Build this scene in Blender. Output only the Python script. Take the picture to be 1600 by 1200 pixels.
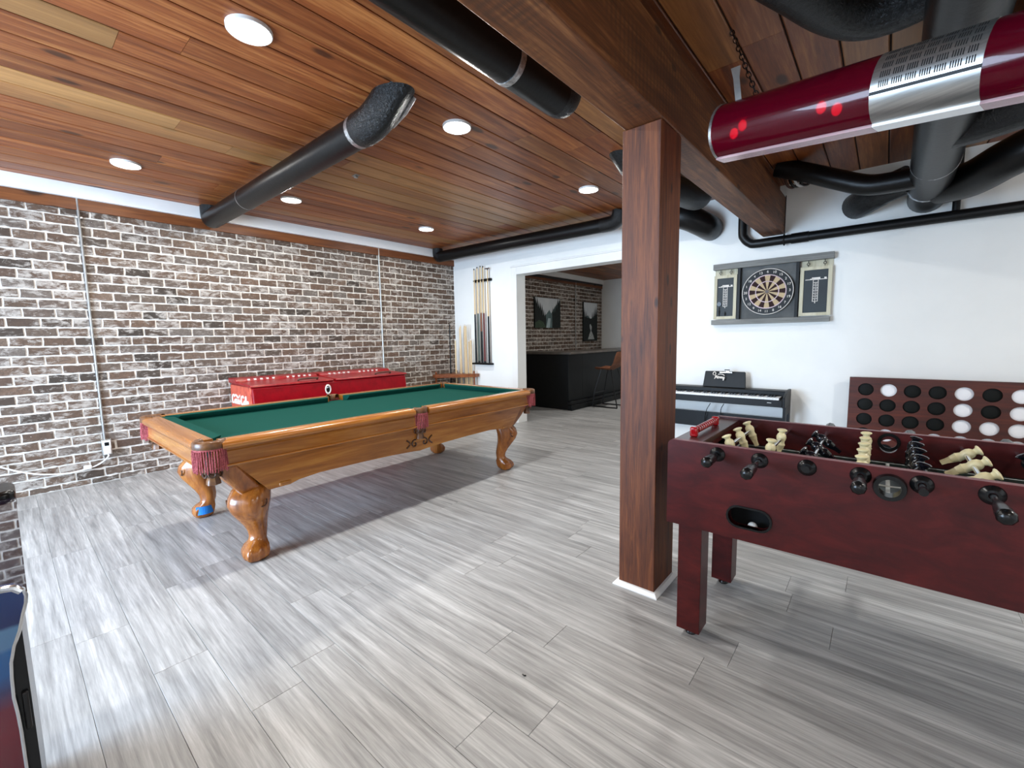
import bpy, bmesh, math, random
from mathutils import Vector, Matrix
random.seed(7)
PI = math.pi
for o in list(bpy.data.objects):
    bpy.data.objects.remove(o)
SC = bpy.context.scene
COL = SC.collection

# ------------------------------------------------------------------ camera
FPX, YAW, PIT, ROL, CH = 681.767, -0.706660617, -0.104161182, -0.0176996151, 1.30
_f = Vector((math.sin(YAW)*math.cos(PIT), math.cos(YAW)*math.cos(PIT), math.sin(PIT)))
_r = Vector((math.cos(YAW), -math.sin(YAW), 0)); _u = _r.cross(_f)
_r2 = _r*math.cos(ROL) + _u*math.sin(ROL); _u2 = -_r*math.sin(ROL) + _u*math.cos(ROL)
cam_d = bpy.data.cameras.new('camera'); cam = bpy.data.objects.new('camera', cam_d); COL.objects.link(cam)
cam_d.sensor_width = 36; cam_d.lens = FPX/1600*36; cam_d.clip_start = .02; cam_d.clip_end = 100
m = Matrix.Identity(4)
for i in range(3):
    m[i][0] = _r2[i]; m[i][1] = _u2[i]; m[i][2] = -_f[i]
m[2][3] = CH
cam.matrix_world = m
SC.camera = cam
def px(x, y, axis, val):
    """photo pixel -> the point of the plane <axis>=<val> seen there"""
    d = _f + _r2*((x-800)/FPX) - _u2*((y-600)/FPX)
    o = Vector((0, 0, CH)); i = 'xyz'.index(axis)
    return o + d*((val-o[i])/d[i])
def to_px(p):
    v = Vector(p) - Vector((0, 0, CH)); d = v.dot(_f)
    return (800+FPX*v.dot(_r2)/d, 600-FPX*v.dot(_u2)/d) if d > .05 else (-9999, -9999)

# ------------------------------------------------------------------ world, exposure, daylight
W = bpy.data.worlds.new('world'); SC.world = W; W.use_nodes = True
bg = W.node_tree.nodes['Background']; bg.inputs[0].default_value = (.55, .70, 1, 1); bg.inputs[1].default_value = 1.0
SC.view_settings.view_transform = 'Standard'; SC.view_settings.look = 'None'
SC.view_settings.exposure = 0.0; SC.view_settings.gamma = 1; SC.view_settings.use_curve_mapping = False
def area(name, loc, rot, sx, sy, power, col):
    l = bpy.data.lights.new(name, 'AREA'); l.shape = 'RECTANGLE'; l.size = sx; l.size_y = sy; l.energy = power; l.color = col
    o = bpy.data.objects.new(name, l); COL.objects.link(o); o.location = loc; o.rotation_euler = rot; return o
# daylight through the glazed door and the window of the wall behind the camera
area('daylight_door', (-3.2, -2.52, 1.15), (PI/2, 0, 0), 2.2, 1.9, 400, (.58, .77, 1))
area('daylight_window', (0.6, -2.52, 1.45), (PI/2, 0, 0), 2.2, 1.3, 18, (.90, .95, 1))
LED_POWER = 27

# ------------------------------------------------------------------ materials
def lin(c):
    return tuple(((v/255)/12.92 if v/255 <= .04045 else ((v/255+.055)/1.055)**2.4) for v in c) + (1,)
MATS = {}
class NT:
    def __init__(s, name):
        s.m = bpy.data.materials.new(name); s.m.use_nodes = True; s.t = s.m.node_tree; s.n = s.t.nodes; s.l = s.t.links
        s.b = s.n['Principled BSDF']
    def add(s, typ, **kw):
        n = s.n.new(typ)
        for k, v in kw.items():
            if k.startswith('i_'):
                key = k[2:].replace('_', ' ')
                n.inputs[int(key) if key.isdigit() else key].default_value = v
            else: setattr(n, k, v)
        return n
    def link(s, a, b): s.l.new(a, b)
    def math(s, op, a, b=None, clamp=False):
        n = s.n.new('ShaderNodeMath'); n.operation = op; n.use_clamp = clamp
        for i, v in enumerate((a, b)):
            if v is None: continue
            if hasattr(v, 'links'): s.l.new(v, n.inputs[i])
            else: n.inputs[i].default_value = v
        return n.outputs[0]
    def mix(s, fac, a, b, mode='MIX'):
        n = s.n.new('ShaderNodeMix'); n.data_type = 'RGBA'; n.blend_type = mode
        for i, v in ((0, fac), (6, a), (7, b)):
            if hasattr(v, 'links'): s.l.new(v, n.inputs[i])
            else: n.inputs[i].default_value = v
        return n.outputs[2]
    def ramp(s, fac, stops):
        n = s.n.new('ShaderNodeValToRGB'); e = n.color_ramp.elements
        while len(e) < len(stops): e.new(.5)
        for i, (p, c) in enumerate(stops):
            e[i].position = p; e[i].color = c if len(c) == 4 else lin(c)
        s.l.new(fac, n.inputs[0]); return n.outputs[0]
    def coords(s, kind='Object', scale=(1, 1, 1), rnd=0):
        if kind == 'World': src = s.n.new('ShaderNodeNewGeometry').outputs['Position']
        else: src = s.n.new('ShaderNodeTexCoord').outputs[kind]
        if rnd:
            oi = s.n.new('ShaderNodeObjectInfo'); g = s.n.new('ShaderNodeNewGeometry')
            r = s.math('MULTIPLY', s.math('ADD', oi.outputs['Random'], g.outputs['Random Per Island']), rnd)
            v = s.n.new('ShaderNodeVectorMath'); v.operation = 'ADD'; s.l.new(src, v.inputs[0])
            c = s.n.new('ShaderNodeCombineXYZ')
            for i in range(3): s.l.new(s.math('MULTIPLY', r, (1, 1.7, .6)[i]), c.inputs[i])
            s.l.new(c.outputs[0], v.inputs[1]); src = v.outputs[0]
        mp = s.n.new('ShaderNodeMapping'); mp.inputs['Scale'].default_value = scale
        s.l.new(src, mp.inputs[0]); return mp.outputs[0]
    def noise(s, vec, scale, detail=4, rough=.55, dist=0):
        n = s.n.new('ShaderNodeTexNoise'); n.inputs['Scale'].default_value = scale; n.inputs['Detail'].default_value = detail
        n.inputs['Roughness'].default_value = rough; n.inputs['Distortion'].default_value = dist
        s.l.new(vec, n.inputs['Vector']); return n.outputs[0]
    def rand(s):
        oi = s.n.new('ShaderNodeObjectInfo'); g = s.n.new('ShaderNodeNewGeometry')
        return s.math('FRACT', s.math('ADD', oi.outputs['Random'], g.outputs['Random Per Island']))
    def bump(s, h, strength, dist=.01):
        n = s.n.new('ShaderNodeBump'); n.inputs['Strength'].default_value = strength; n.inputs['Distance'].default_value = dist
        s.l.new(h, n.inputs['Height']); s.l.new(n.outputs[0], s.b.inputs['Normal'])
    def done(s, col=None, rough=.5, metal=0, **kw):
        if col is not None:
            if hasattr(col, 'links'): s.l.new(col, s.b.inputs['Base Color'])
            else: s.b.inputs['Base Color'].default_value = col
        if hasattr(rough, 'links'): s.l.new(rough, s.b.inputs['Roughness'])
        else: s.b.inputs['Roughness'].default_value = rough
        s.b.inputs['Metallic'].default_value = metal
        for k, v in kw.items(): s.b.inputs[k.replace('_', ' ')].default_value = v
        MATS[s.m.name] = s.m; return s.m
def pm(name, c1, c2=None, rough=.5, metal=0, scale=12, stretch=(1, 1, 1), bump=0, rnd=0, coords='Object', **kw):
    """plain procedural material: two tones mixed by noise"""
    t = NT(name); c2 = c2 or tuple(max(0, v*.86) for v in c1)
    n = t.noise(t.coords(coords, stretch, rnd), scale, 5)
    col = t.ramp(n, [(.32, c2), (.68, c1)])
    if bump: t.bump(n, bump)
    return t.done(col, rough, metal, **kw)
def wood(name, dark, mid, light, axis, rough=.4, grain=1.0, rnd=13, knots=True, vary=.25, bump=.08, scale=1.0, coat=0, tan=False, saw=False):
    t = NT(name)
    st = [9*scale]*3; st['xyz'.index(axis)] = .55*scale
    v = t.coords('Object', tuple(st), rnd)
    n1 = t.noise(v, 1.6, 5, .6, .8); n2 = t.noise(v, 7, 4, .65, .3)
    f = t.math('ADD', t.math('MULTIPLY', n1, .65), t.math('MULTIPLY', n2, .35))
    col = t.ramp(f, [(.34, dark), (.5, mid), (.66, light)])
    if knots:
        st2 = [1.0*6*scale]*3; st2['xyz'.index(axis)] = 2.6*scale
        vo = t.add('ShaderNodeTexVoronoi', i_Scale=.75); t.link(t.coords('Object', tuple(st2), rnd), vo.inputs['Vector'])
        k = t.ramp(vo.outputs['Distance'], [(.09, (1, 1, 1, 1)), (.15, (0, 0, 0, 1))])
        col = t.mix(t.math('MULTIPLY', k, .8), col, lin(tuple(v*.5 for v in dark)))
    if saw:   # circular-saw marks left on rough-sawn faces
        w = t.add('ShaderNodeTexWave', i_Scale=9.0, i_Distortion=1.2, i_Detail=2.0); w.bands_direction = 'Y'
        t.link(t.coords('Object', (1, 1, 1)), w.inputs['Vector'])
        mk = t.ramp(t.noise(t.coords('Object', (3, 1, 3)), 1.3, 3), [(.45, (0, 0, 0, 1)), (.6, (1, 1, 1, 1))])
        col = t.mix(t.math('MULTIPLY', t.math('MULTIPLY', w.outputs[1], mk), .55), col, lin((58, 36, 22)))
    r = t.rand()
    if tan:
        col = t.mix(t.ramp(t.math('FRACT', t.math('MULTIPLY', r, 5.7)), [(.55, (0, 0, 0, 1)), (1, (.75, .75, .75, 1))]), col, t.mix(f, lin((112, 72, 34)), lin((196, 152, 94))))
    hsv = t.add('ShaderNodeHueSaturation'); t.link(col, hsv.inputs['Color'])
    t.link(t.math('ADD', t.math('MULTIPLY', r, vary*2), 1-vary), hsv.inputs['Value'])
    t.bump(n2, bump, .004)
    return t.done(hsv.outputs[0], rough, 0, Coat_Weight=coat, Coat_Roughness=.15)

# bricks: brown-grey fired clay, each brick its own tone, limewashed smears
t = NT('brick_clay'); P_ = t.coords('World', (1, 1, 1), 3.1)
r = t.rand()
base = t.ramp(r, [(0, (106, 92, 80)), (.06, (51, 44, 37)), (.12, (91, 72, 58)), (.3, (107, 84, 68)), (.45, (98, 84, 73)), (.6, (117, 96, 80)), (.72, (86, 66, 54)), (.85, (112, 103, 95)), (.94, (95, 73, 59)), (1, (58, 51, 44))])
n = t.noise(P_, 38, 7, .68, .4)
base = t.mix(t.ramp(n, [(.40, (1, 1, 1, 1)), (.60, (0, 0, 0, 1))]), base, t.mix(.5, base, lin((66, 52, 44))))
n2 = t.noise(t.coords('World', (1, .6, 1.3), 3.1), 16, 7, .74, .5)
rr = t.math('MULTIPLY', t.math('FRACT', t.math('MULTIPLY', r, 7.31)), .13)
smf = t.ramp(t.math('ADD', n2, rr), [(.56, (0, 0, 0, 1)), (.70, (1, 1, 1, 1))])
base = t.mix(t.math('MULTIPLY', smf, .8), base, lin((184, 176, 167)))
n3 = t.noise(P_, 75, 4, .6)
base = t.mix(t.math('MULTIPLY', t.ramp(n3, [(.62, (0, 0, 0, 1)), (.70, (1, 1, 1, 1))]), .75), base, lin((54, 46, 42)))
base = t.mix(t.math('MULTIPLY', t.ramp(t.noise(P_, 48, 5, .7), [(.66, (0, 0, 0, 1)), (.71, (1, 1, 1, 1))]), .85), base, lin((224, 219, 212)))
t.bump(t.noise(P_, 60, 4), .35, .006); t.done(base, .85)
t = NT('mortar'); P_ = t.coords('World'); n = t.noise(P_, 40, 4)
t.bump(n, .5, .01); t.done(t.ramp(n, [(.3, (204, 197, 188)), (.7, (232, 226, 217))]), .9)
# floor: grey oak vinyl
t = NT('floor_vinyl'); v = t.coords('World', (.8, 15, 1), 9.7)
n1 = t.noise(v, 1.5, 6, .6, .6); n2 = t.noise(t.coords('World', (2.2, 46, 1), 9.7), 2.2, 4, .65, .3)
f = t.math('ADD', t.math('MULTIPLY', n1, .62), t.math('MULTIPLY', n2, .38))
c = t.ramp(f, [(.33, (116, 116, 115)), (.43, (146, 146, 145)), (.51, (167, 167, 166)), (.59, (189, 189, 188)), (.69, (216, 216, 215))])
cl = t.noise(t.coords('World', (1.4, 4, 1), 5.3), 1.7, 3); c = t.mix(t.math('MULTIPLY', cl, .35), c, lin((136, 136, 136)))
hsv = t.add('ShaderNodeHueSaturation'); t.link(c, hsv.inputs['Color'])
t.link(t.math('ADD', t.math('MULTIPLY', t.rand(), .14), .93), hsv.inputs['Value'])
t.bump(n2, .06, .003); t.done(hsv.outputs[0], t.math('ADD', t.math('MULTIPLY', n2, .18), .30), 0, Specular_IOR_Level=.45)
pm('floor_gap', (126, 125, 123), rough=.9)
wood('ceiling_pine', (90, 42, 15), (132, 70, 32), (174, 112, 60), 'y', .42, vary=.22, rnd=17, tan=True)
pm('ceiling_gap', (26, 13, 8), rough=.9)
wood('cedar_post', (58, 24, 8), (92, 45, 17), (122, 66, 28), 'z', .6, vary=.0, rnd=0, bump=.25, scale=2.2)
wood('cedar_beam', (64, 34, 14), (102, 57, 26), (140, 90, 50), 'y', .55, vary=.0, rnd=0, bump=.3, scale=1.8, saw=True)
wood('ledger_wood', (76, 38, 14), (108, 58, 24), (136, 80, 38), 'y', .5, vary=.0, rnd=0)
pm('white_paint', (245, 246, 243), (241, 242, 239), .6, scale=3)
pm('white_trim', (244, 244, 242), (238, 238, 236), .35, scale=5)
pm('led_trim', (240, 240, 238), rough=.4)
t = NT('led_glow'); t.b.inputs['Emission Color'].default_value = (1, .97, .92, 1); t.b.inputs['Emission Strength'].default_value = 14; t.done((1, 1, 1, 1), .5)
t = NT('duct_black'); P_ = t.coords('World'); n = t.noise(P_, 35, 5, .6); t.bump(n, .12, .01)
t.done(t.ramp(n, [(.3, (5, 6, 7)), (.7, (12, 13, 14))]), .36, 0, Specular_IOR_Level=.35)
t = NT('duct_wrinkled'); P_ = t.coords('World'); n = t.noise(P_, 60, 5, .7, 1.2); t.bump(n, .7, .012)
t.done(t.ramp(n, [(.3, (4, 5, 6)), (.7, (13, 14, 15))]), .28, 0, Specular_IOR_Level=.4)
pm('foil_tape', (214, 214, 214), (150, 150, 152), .3, .9, scale=60, bump=.4)
pm('pipe_black', (14, 15, 16), rough=.4, Specular_IOR_Level=.3)
pm('chrome', (222, 224, 226), (196, 198, 202), .14, 1)
pm('steel', (188, 188, 184), (160, 160, 158), .32, .9, scale=6, stretch=(1, 1, 30))
pm('galvanized', (186, 186, 182), (158, 158, 156), .4, .8)
pm('black_plastic', (13, 14, 15), (8, 9, 10), .25, Specular_IOR_Level=.4)
pm('black_satin', (14, 16, 17), (9, 10, 11), .45, Specular_IOR_Level=.25)
pm('black_metal', (26, 26, 27), (18, 18, 19), .4, .3)
pm('white_plastic', (238, 240, 242), (228, 230, 232), .35)
# pool table
wood('oak_x', (124, 70, 22), (160, 98, 34), (190, 130, 56), 'x', .26, vary=.05, knots=False, coat=.4)
wood('oak_y', (124, 70, 22), (160, 98, 34), (190, 130, 56), 'y', .26, vary=.05, knots=False, coat=.4)
wood('oak_z', (110, 58, 18), (148, 84, 28), (180, 116, 48), 'z', .24, vary=.05, knots=False, coat=.4)
pm('felt_green', (18, 78, 68), (14, 68, 60), .95, scale=180, bump=.1, Specular_IOR_Level=.1)
pm('pocket_leather', (122, 80, 44), (74, 44, 24), .32, scale=22, bump=.2)
pm('fringe_wine', (186, 96, 100), (122, 46, 52), .9, scale=140, bump=.5)
pm('carving_brown', (88, 54, 28), (52, 30, 16), .4, scale=40)
pm('pocket_dark', (12, 12, 12), rough=.9)
pm('painter_tape', (30, 130, 214), (20, 108, 190), .6)
# cooler
t = NT('cooler_red'); n = t.noise(t.coords('Object'), 14, 5, .65)
t.done(t.ramp(n, [(.3, (122, 0, 12)), (.7, (150, 2, 20))]), .32, 0, Specular_IOR_Level=.25)
t = NT('cooler_faded_sheen'); v = t.coords('Object'); n = t.noise(v, 9, 6, .7, .8); n2 = t.noise(t.coords('Object', (1, 1, .25)), 24, 5, .7)
t.done(t.mix(t.ramp(n2, [(.56, (0, 0, 0, 1)), (.66, (1, 1, 1, 1))]), t.ramp(n, [(.3, (190, 74, 58)), (.7, (216, 104, 78))]), lin((150, 24, 28))), .45)  # salmon tone: faded red paint with daylight sheen put into the colour
t = NT('cooler_lid'); n = t.noise(t.coords('Object'), 7, 6, .7, .5)
t.done(t.ramp(n, [(.35, (122, 6, 18)), (.55, (146, 18, 26)), (.7, (150, 78, 60))]), .35)
pm('rust_brown', (92, 58, 44), (62, 38, 30), .6)
pm('letter_white', (236, 230, 222), (222, 214, 204), .5)
# cues
wood('maple', (198, 166, 116), (220, 192, 146), (232, 210, 170), 'z', .3, vary=.08, knots=False, bump=.02)
pm('cue_black', (9, 9, 10), rough=.35, Specular_IOR_Level=.2); pm('cue_wrap', (96, 108, 100), (76, 86, 80), .7); pm('cue_red', (112, 34, 26), (86, 20, 18), .3)
pm('cue_brown', (140, 84, 44), (112, 60, 30), .3)
wood('rack_wood', (92, 44, 18), (130, 70, 32), (158, 92, 46), 'x', .35, vary=.06, knots=False)
# foosball
t = NT('foos_mahogany'); n = t.noise(t.coords('Object', (1.2, 1, 3)), 6, 6, .65, .6)
t.bump(n, .02, .003)
t.done(t.ramp(n, [(.28, (48, 7, 9)), (.5, (66, 12, 13)), (.72, (84, 20, 19))]), .36, 0, Specular_IOR_Level=.35)
pm('foos_edge', (120, 66, 66), (100, 50, 52), .35)
pm('foos_ledge', (70, 36, 32), (56, 26, 24), .3)
pm('foos_field', (22, 42, 38), (16, 32, 30), .35)
pm('foos_line', (208, 214, 212), rough=.4)
pm('figure_cream', (232, 222, 178), (222, 208, 160), .32, scale=30)
pm('figure_black', (16, 17, 24), (10, 11, 16), .14)
pm('red_plastic', (178, 14, 22), (140, 6, 14), .12, Coat_Weight=.6)
pm('ball_white', (240, 240, 236), rough=.3)
# four-in-a-row
wood('stain_red', (46, 13, 6), (74, 24, 9), (100, 38, 15), 'x', .45, vary=.0, rnd=0, bump=.03)
pm('disc_white', (253, 252, 254), (249, 249, 251), .45); pm('disc_black', (14, 17, 14), (9, 11, 9), .55, Specular_IOR_Level=.2)
# darts
wood('grey_wood', (98, 99, 97), (126, 127, 124), (150, 151, 147), 'x', .7, vary=.0, rnd=0, knots=False)
wood('pale_wood', (176, 168, 140), (196, 190, 164), (212, 207, 186), 'z', .6, vary=.05, knots=False)
pm('slate_grey', (104, 106, 105), (78, 80, 80), .7, scale=6); pm('chalkboard', (34, 44, 48), (26, 34, 38), .55, scale=5)
pm('sisal_beige', (196, 176, 142), (180, 158, 124), .85, scale=200); pm('sisal_dark', (46, 18, 20), (34, 12, 14), .85, scale=200)
pm('wire_grey', (150, 128, 128), rough=.4, metal=.6)
# backroom
pm('canvas_sky', (214, 218, 220), (196, 202, 206), .8, scale=4); pm('canvas_tree', (26, 34, 32), (14, 20, 20), .8, scale=30)
pm('canvas_mid', (104, 124, 124), (76, 96, 98), .8, scale=8); pm('canvas_lake', (186, 200, 202), (150, 168, 172), .8, scale=6); pm('canvas_foliage', (66, 84, 62), (36, 50, 40), .8, scale=40)
pm('canvas_fall', (206, 208, 206), (120, 126, 124), .8, scale=40)
pm('bar_top', (92, 84, 76), (66, 60, 56), .35, scale=9)
pm('tan_leather', (128, 78, 50), (104, 60, 38), .5, scale=14)
# game cabinet
t = NT('dark_glass'); t.done(t.ramp(t.noise(t.coords('World', (1, 1, 1)), 6, 4), [(.3, (16, 14, 26)), (.7, (34, 26, 42))]), .03, 0, Specular_IOR_Level=1.0, Coat_Weight=1.0, Coat_Roughness=.01)
t = NT('cabinet_art'); v = t.coords('World'); s = t.add('ShaderNodeSeparateXYZ'); t.link(v, s.inputs[0])
f = t.math('DIVIDE', t.math('SUBTRACT', s.outputs[2], .40), .45)
f = t.math('ADD', f, t.math('MULTIPLY', t.math('SUBTRACT', t.noise(v, 9, 4), .5), .05))
t.done(t.ramp(f, [(.0, (50, 0, 18)), (.42, (96, 4, 28)), (.52, (92, 8, 36)), (.60, (40, 40, 84)), (.67, (14, 74, 132)), (.77, (26, 84, 140)), (.79, (74, 112, 150)), (.865, (78, 116, 152)), (.88, (6, 30, 84)), (1, (8, 44, 100))]), .12, 0, Coat_Weight=.7)
# lamp
t = NT('red_acrylic'); t.done((.17, .002, .016, 1), .22, 0, Transmission_Weight=.62, IOR=1.2, Coat_Weight=.3)
t = NT('clear_acrylic'); t.done((.85, .62, .66, 1), .12, 0, Transmission_Weight=.7, IOR=1.3)
t = NT('bulb_red'); t.b.inputs['Emission Color'].default_value = (1, .25, .2, 1); t.b.inputs['Emission Strength'].default_value = 9; t.done((1, .8, .7, 1), .5)
M = MATS

# ------------------------------------------------------------------ mesh helpers
class MB:
    def __init__(s): s.v = []; s.f = []
    def add(s, vs, fs):
        k = len(s.v); s.v += [Vector(p) for p in vs]; s.f += [[k+i for i in f] for f in fs]; return s
    def box(s, x0, x1, y0, y1, z0, z1):
        x0, x1 = sorted((x0, x1)); y0, y1 = sorted((y0, y1)); z0, z1 = sorted((z0, z1))
        return s.add([(x0, y0, z0), (x1, y0, z0), (x1, y1, z0), (x0, y1, z0), (x0, y0, z1), (x1, y0, z1), (x1, y1, z1), (x0, y1, z1)],
                     [(3, 2, 1, 0), (4, 5, 6, 7), (0, 1, 5, 4), (1, 2, 6, 5), (2, 3, 7, 6), (3, 0, 4, 7)])
    def rings(s, rs, cap0=True, cap1=True, closed=True):
        n = len(rs[0]); k = len(s.v)
        for r in rs: s.v += [Vector(p) for p in r]
        for i in range(len(rs)-1):
            for j in range(n if closed else n-1):
                a = k+i*n+j; b = k+i*n+(j+1) % n
                s.f.append([a, b, b+n, a+n])
        if cap0: s.f.append([k+j for j in reversed(range(n))])
        if cap1: s.f.append([k+(len(rs)-1)*n+j for j in range(n)])
        return s
    def tube(s, pts, r, seg=12, cap=True, r_end=None):
        pts = [Vector(p) for p in pts]; n = len(pts)
        rad = r if isinstance(r, (list, tuple)) else [r]*n
        T = []
        for i in range(n):
            a = pts[max(0, i-1)]; b = pts[min(n-1, i+1)]; T.append((b-a).normalized())
        up = Vector((0, 0, 1)) if abs(T[0].z) < .9 else Vector((1, 0, 0))
        N = (up - T[0]*up.dot(T[0])).normalized(); rs = []
        for i in range(n):
            N = (N - T[i]*N.dot(T[i])).normalized(); B = T[i].cross(N)
            rs.append([pts[i] + (N*math.cos(2*PI*j/seg) + B*math.sin(2*PI*j/seg))*rad[i] for j in range(seg)])
        return s.rings(rs, cap, cap)
    def lathe(s, prof, seg=20, c=(0, 0, 0), axis='z', a0=0, a1=2*PI, mod=None):
        """prof: (radius, height) pairs from bottom to top"""
        c = Vector(c); rs = []
        full = abs(a1-a0-2*PI) < 1e-6; n = seg if full else seg+1
        for r_, h in prof:
            ring = []
            for j in range(n):
                a = a0+(a1-a0)*j/seg; q = r_*(mod(a, h) if mod else 1)
                p = (q*math.cos(a), q*math.sin(a), h)
                p = {'z': p, 'x': (h, p[0], p[1]), 'y': (p[1], h, p[0])}[axis]
                ring.append(c+Vector(p))
            rs.append(ring)
        loop = (Vector(prof[0])-Vector(prof[-1])).length < 1e-6
        return s.rings(rs, full and not loop, full and not loop, full)
    def prism(s, poly, axis, a, b):
        def mk(u, v, w): return {'x': (w, u, v), 'y': (u, w, v), 'z': (u, v, w)}[axis]
        n = len(poly); k = len(s.v)
        s.v += [Vector(mk(u, v, a)) for u, v in poly] + [Vector(mk(u, v, b)) for u, v in poly]
        s.f += [[k+i for i in reversed(range(n))], [k+n+i for i in range(n)]]
        s.f += [[k+i, k+(i+1) % n, k+n+(i+1) % n, k+n+i] for i in range(n)]
        return s
    def xf(s, mat):
        s.v = [mat @ p for p in s.v]; return s
    def build(s, name, mat, parent=None, bevel=0, smooth=35, origin=None, seg=2, kind=None):
        o_ = Vector(origin) if origin is not None else (WL[parent] if parent else base_of(s.v))
        me = mesh_of(name, [p-o_ for p in s.v], s.f, mat, smooth)
        return link(name, me, parent, o_, bevel, seg, kind)
WL = {}
def base_of(vs):
    xs = [p.x for p in vs]; ys = [p.y for p in vs]; zs = [p.z for p in vs]
    return Vector(((min(xs)+max(xs))/2, (min(ys)+max(ys))/2, min(zs)))
def mesh_of(name, vs, fs, mat, smooth=35):
    me = bpy.data.meshes.new(name); me.from_pydata([tuple(p) for p in vs], [], fs); me.validate()
    bm = bmesh.new(); bm.from_mesh(me); bmesh.ops.recalc_face_normals(bm, faces=bm.faces); bm.to_mesh(me); bm.free()
    me.materials.append(M[mat] if isinstance(mat, str) else mat)
    if smooth:
        me.polygons.foreach_set('use_smooth', [True]*len(me.polygons)); me.set_sharp_from_angle(angle=math.radians(smooth))
    return me
def link(name, me, parent, world, bevel=0, seg=2, kind=None, rot=None):
    o = bpy.data.objects.new(name, me); COL.objects.link(o); world = Vector(world)
    if parent: o.parent = parent; o.location = world-WL[parent]
    else: o.location = world
    if rot: o.rotation_euler = rot
    WL[o] = world
    if bevel:
        b = o.modifiers.new('bevel', 'BEVEL'); b.width = bevel; b.segments = seg; b.limit_method = 'ANGLE'; b.angle_limit = math.radians(40)
    if kind: o['kind'] = kind
    return o
def tag(o, label, cat, group=None):
    o['label'] = label; o['category'] = cat
    if group: o['group'] = group
    return o
def thing(name, label, cat, loc, group=None):
    o = bpy.data.objects.new(name, None); COL.objects.link(o); o.location = loc; o.empty_display_size = .1; WL[o] = Vector(loc)
    return tag(o, label, cat, group)
def struct(o): o['kind'] = 'structure'; return o
def B(*a): return MB().box(*a)
def smooth_path(pts, n=8):
    """Catmull-Rom through pts"""
    P = [Vector(p) for p in pts]; P = [P[0]*2-P[1]]+P+[P[-1]*2-P[-2]]; out = []
    for i in range(1, len(P)-2):
        for k in range(n):
            u = k/n; a, b, c, d = P[i-1], P[i], P[i+1], P[i+2]
            out.append(.5*((2*b)+(c-a)*u+(2*a-5*b+4*c-d)*u*u+(3*b-a-3*c+d)*u**3))
    return out+[P[-2]]
def plate(outline, holes, axis, a, b):
    """flat plate with holes: outline and holes are 2-D loops"""
    bm = bmesh.new(); es = []
    for loop in [outline]+holes:
        vs = [bm.verts.new((u, v, 0)) for u, v in loop]
        es += [bm.edges.new((vs[i], vs[(i+1) % len(vs)])) for i in range(len(vs))]
    bmesh.ops.triangle_fill(bm, edges=es, use_beauty=True)
    ex = bmesh.ops.extrude_face_region(bm, geom=bm.faces[:])
    for g in ex['geom']:
        if isinstance(g, bmesh.types.BMVert): g.co.z = 1
    mb = MB(); bm.verts.index_update()
    for v in bm.verts:
        w = a if v.co.z < .5 else b
        mb.v.append(Vector({'x': (w, v.co.x, v.co.y), 'y': (v.co.x, w, v.co.y), 'z': (v.co.x, v.co.y, w)}[axis]))
    mb.f = [[v.index for v in f.verts] for f in bm.faces]; bm.free(); return mb
def circle(cx, cy, r, n=20, ry=None): return [(cx+r*math.cos(2*PI*i/n), cy+(ry or r)*math.sin(2*PI*i/n)) for i in range(n)]
def rrect(x0, x1, y0, y1, r, n=5, corners=(1, 1, 1, 1)):
    out = []
    for k, (cx, cy, a) in enumerate(((x1-r, y1-r, 0), (x0+r, y1-r, PI/2), (x0+r, y0+r, PI), (x1-r, y0+r, 1.5*PI))):
        if corners[k]: out += [(cx+r*math.cos(a+PI/2*i/n), cy+r*math.sin(a+PI/2*i/n)) for i in range(n+1)]
        else: out.append((x1 if k in (0, 3) else x0, y1 if k < 2 else y0))
    return out
def text_mesh(name, s, size, mat, parent, world, rot, depth=.001, align='CENTER', shear=0):
    cu = bpy.data.curves.new(name, 'FONT'); cu.body = s; cu.size = size; cu.extrude = depth; cu.align_x = align; cu.align_y = 'CENTER'; cu.shear = shear
    tmp = bpy.data.objects.new('tmp', cu); COL.objects.link(tmp); bpy.context.view_layer.update()
    me = bpy.data.meshes.new_from_object(tmp); bpy.data.objects.remove(tmp); me.name = name
    me.materials.clear(); me.materials.append(M[mat])
    return link(name, me, parent, world, rot=rot)

# ------------------------------------------------------------------ setting
XB, YW, ZC = -5.63, 5.12, 2.74          # brick wall face, white wall face, ceiling
XR, YB, YE = 2.6, -2.6, 10.22           # right wall, wall behind the camera, end wall of the back room
# floor
floor = struct(B(XB-.1, XR+.1, YB-.1, YE+.1, -.05, -.004).build('floor', 'floor_gap', origin=(0, 0, 0)))
PW, PL = .1825, 1.22
def plank_mesh(w, l):
    g = .0008; c = .0012
    def ring(i, z): return [(-l/2+i, -w/2+i, z), (l/2-i, -w/2+i, z), (l/2-i, w/2-i, z), (-l/2+i, w/2-i, z)]
    return MB().rings([ring(g*.6, -.006), ring(g*.6, -.0012), ring(g+c*.6, 0)], True, True)
fullplank = None; planks = []
row = 0; y = .649-PW*18
while y < YE:
    off = {0: -.823}.get(row-20)
    x = -.823-1.22*6 if row == 20 else (-1.03-1.22*6 if row == 22 else (-1.64-1.22*6 if row in (17,) else -9+random.random()*1.22))
    y0, y1 = max(y, YB), min(y+PW, YE)
    while x < XR and y1 > y0:
        x0, x1 = max(x, XB), min(x+PL, XR)
        if x1-x0 > .03: planks.append((x0, x1, y0, y1))
        x += PL
    y += PW; row += 1
def visible(c):
    u, v = to_px(c); return -160 < u < 1760 and 430 < v < 1400
def dist(c): return (Vector(c)-Vector((0, 0, CH))).length
pl = sorted(planks, key=lambda q: (not visible(((q[0]+q[1])/2, (q[2]+q[3])/2, 0)), dist(((q[0]+q[1])/2, (q[2]+q[3])/2, 0))))
rest = MB(); cache = {}
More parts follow.
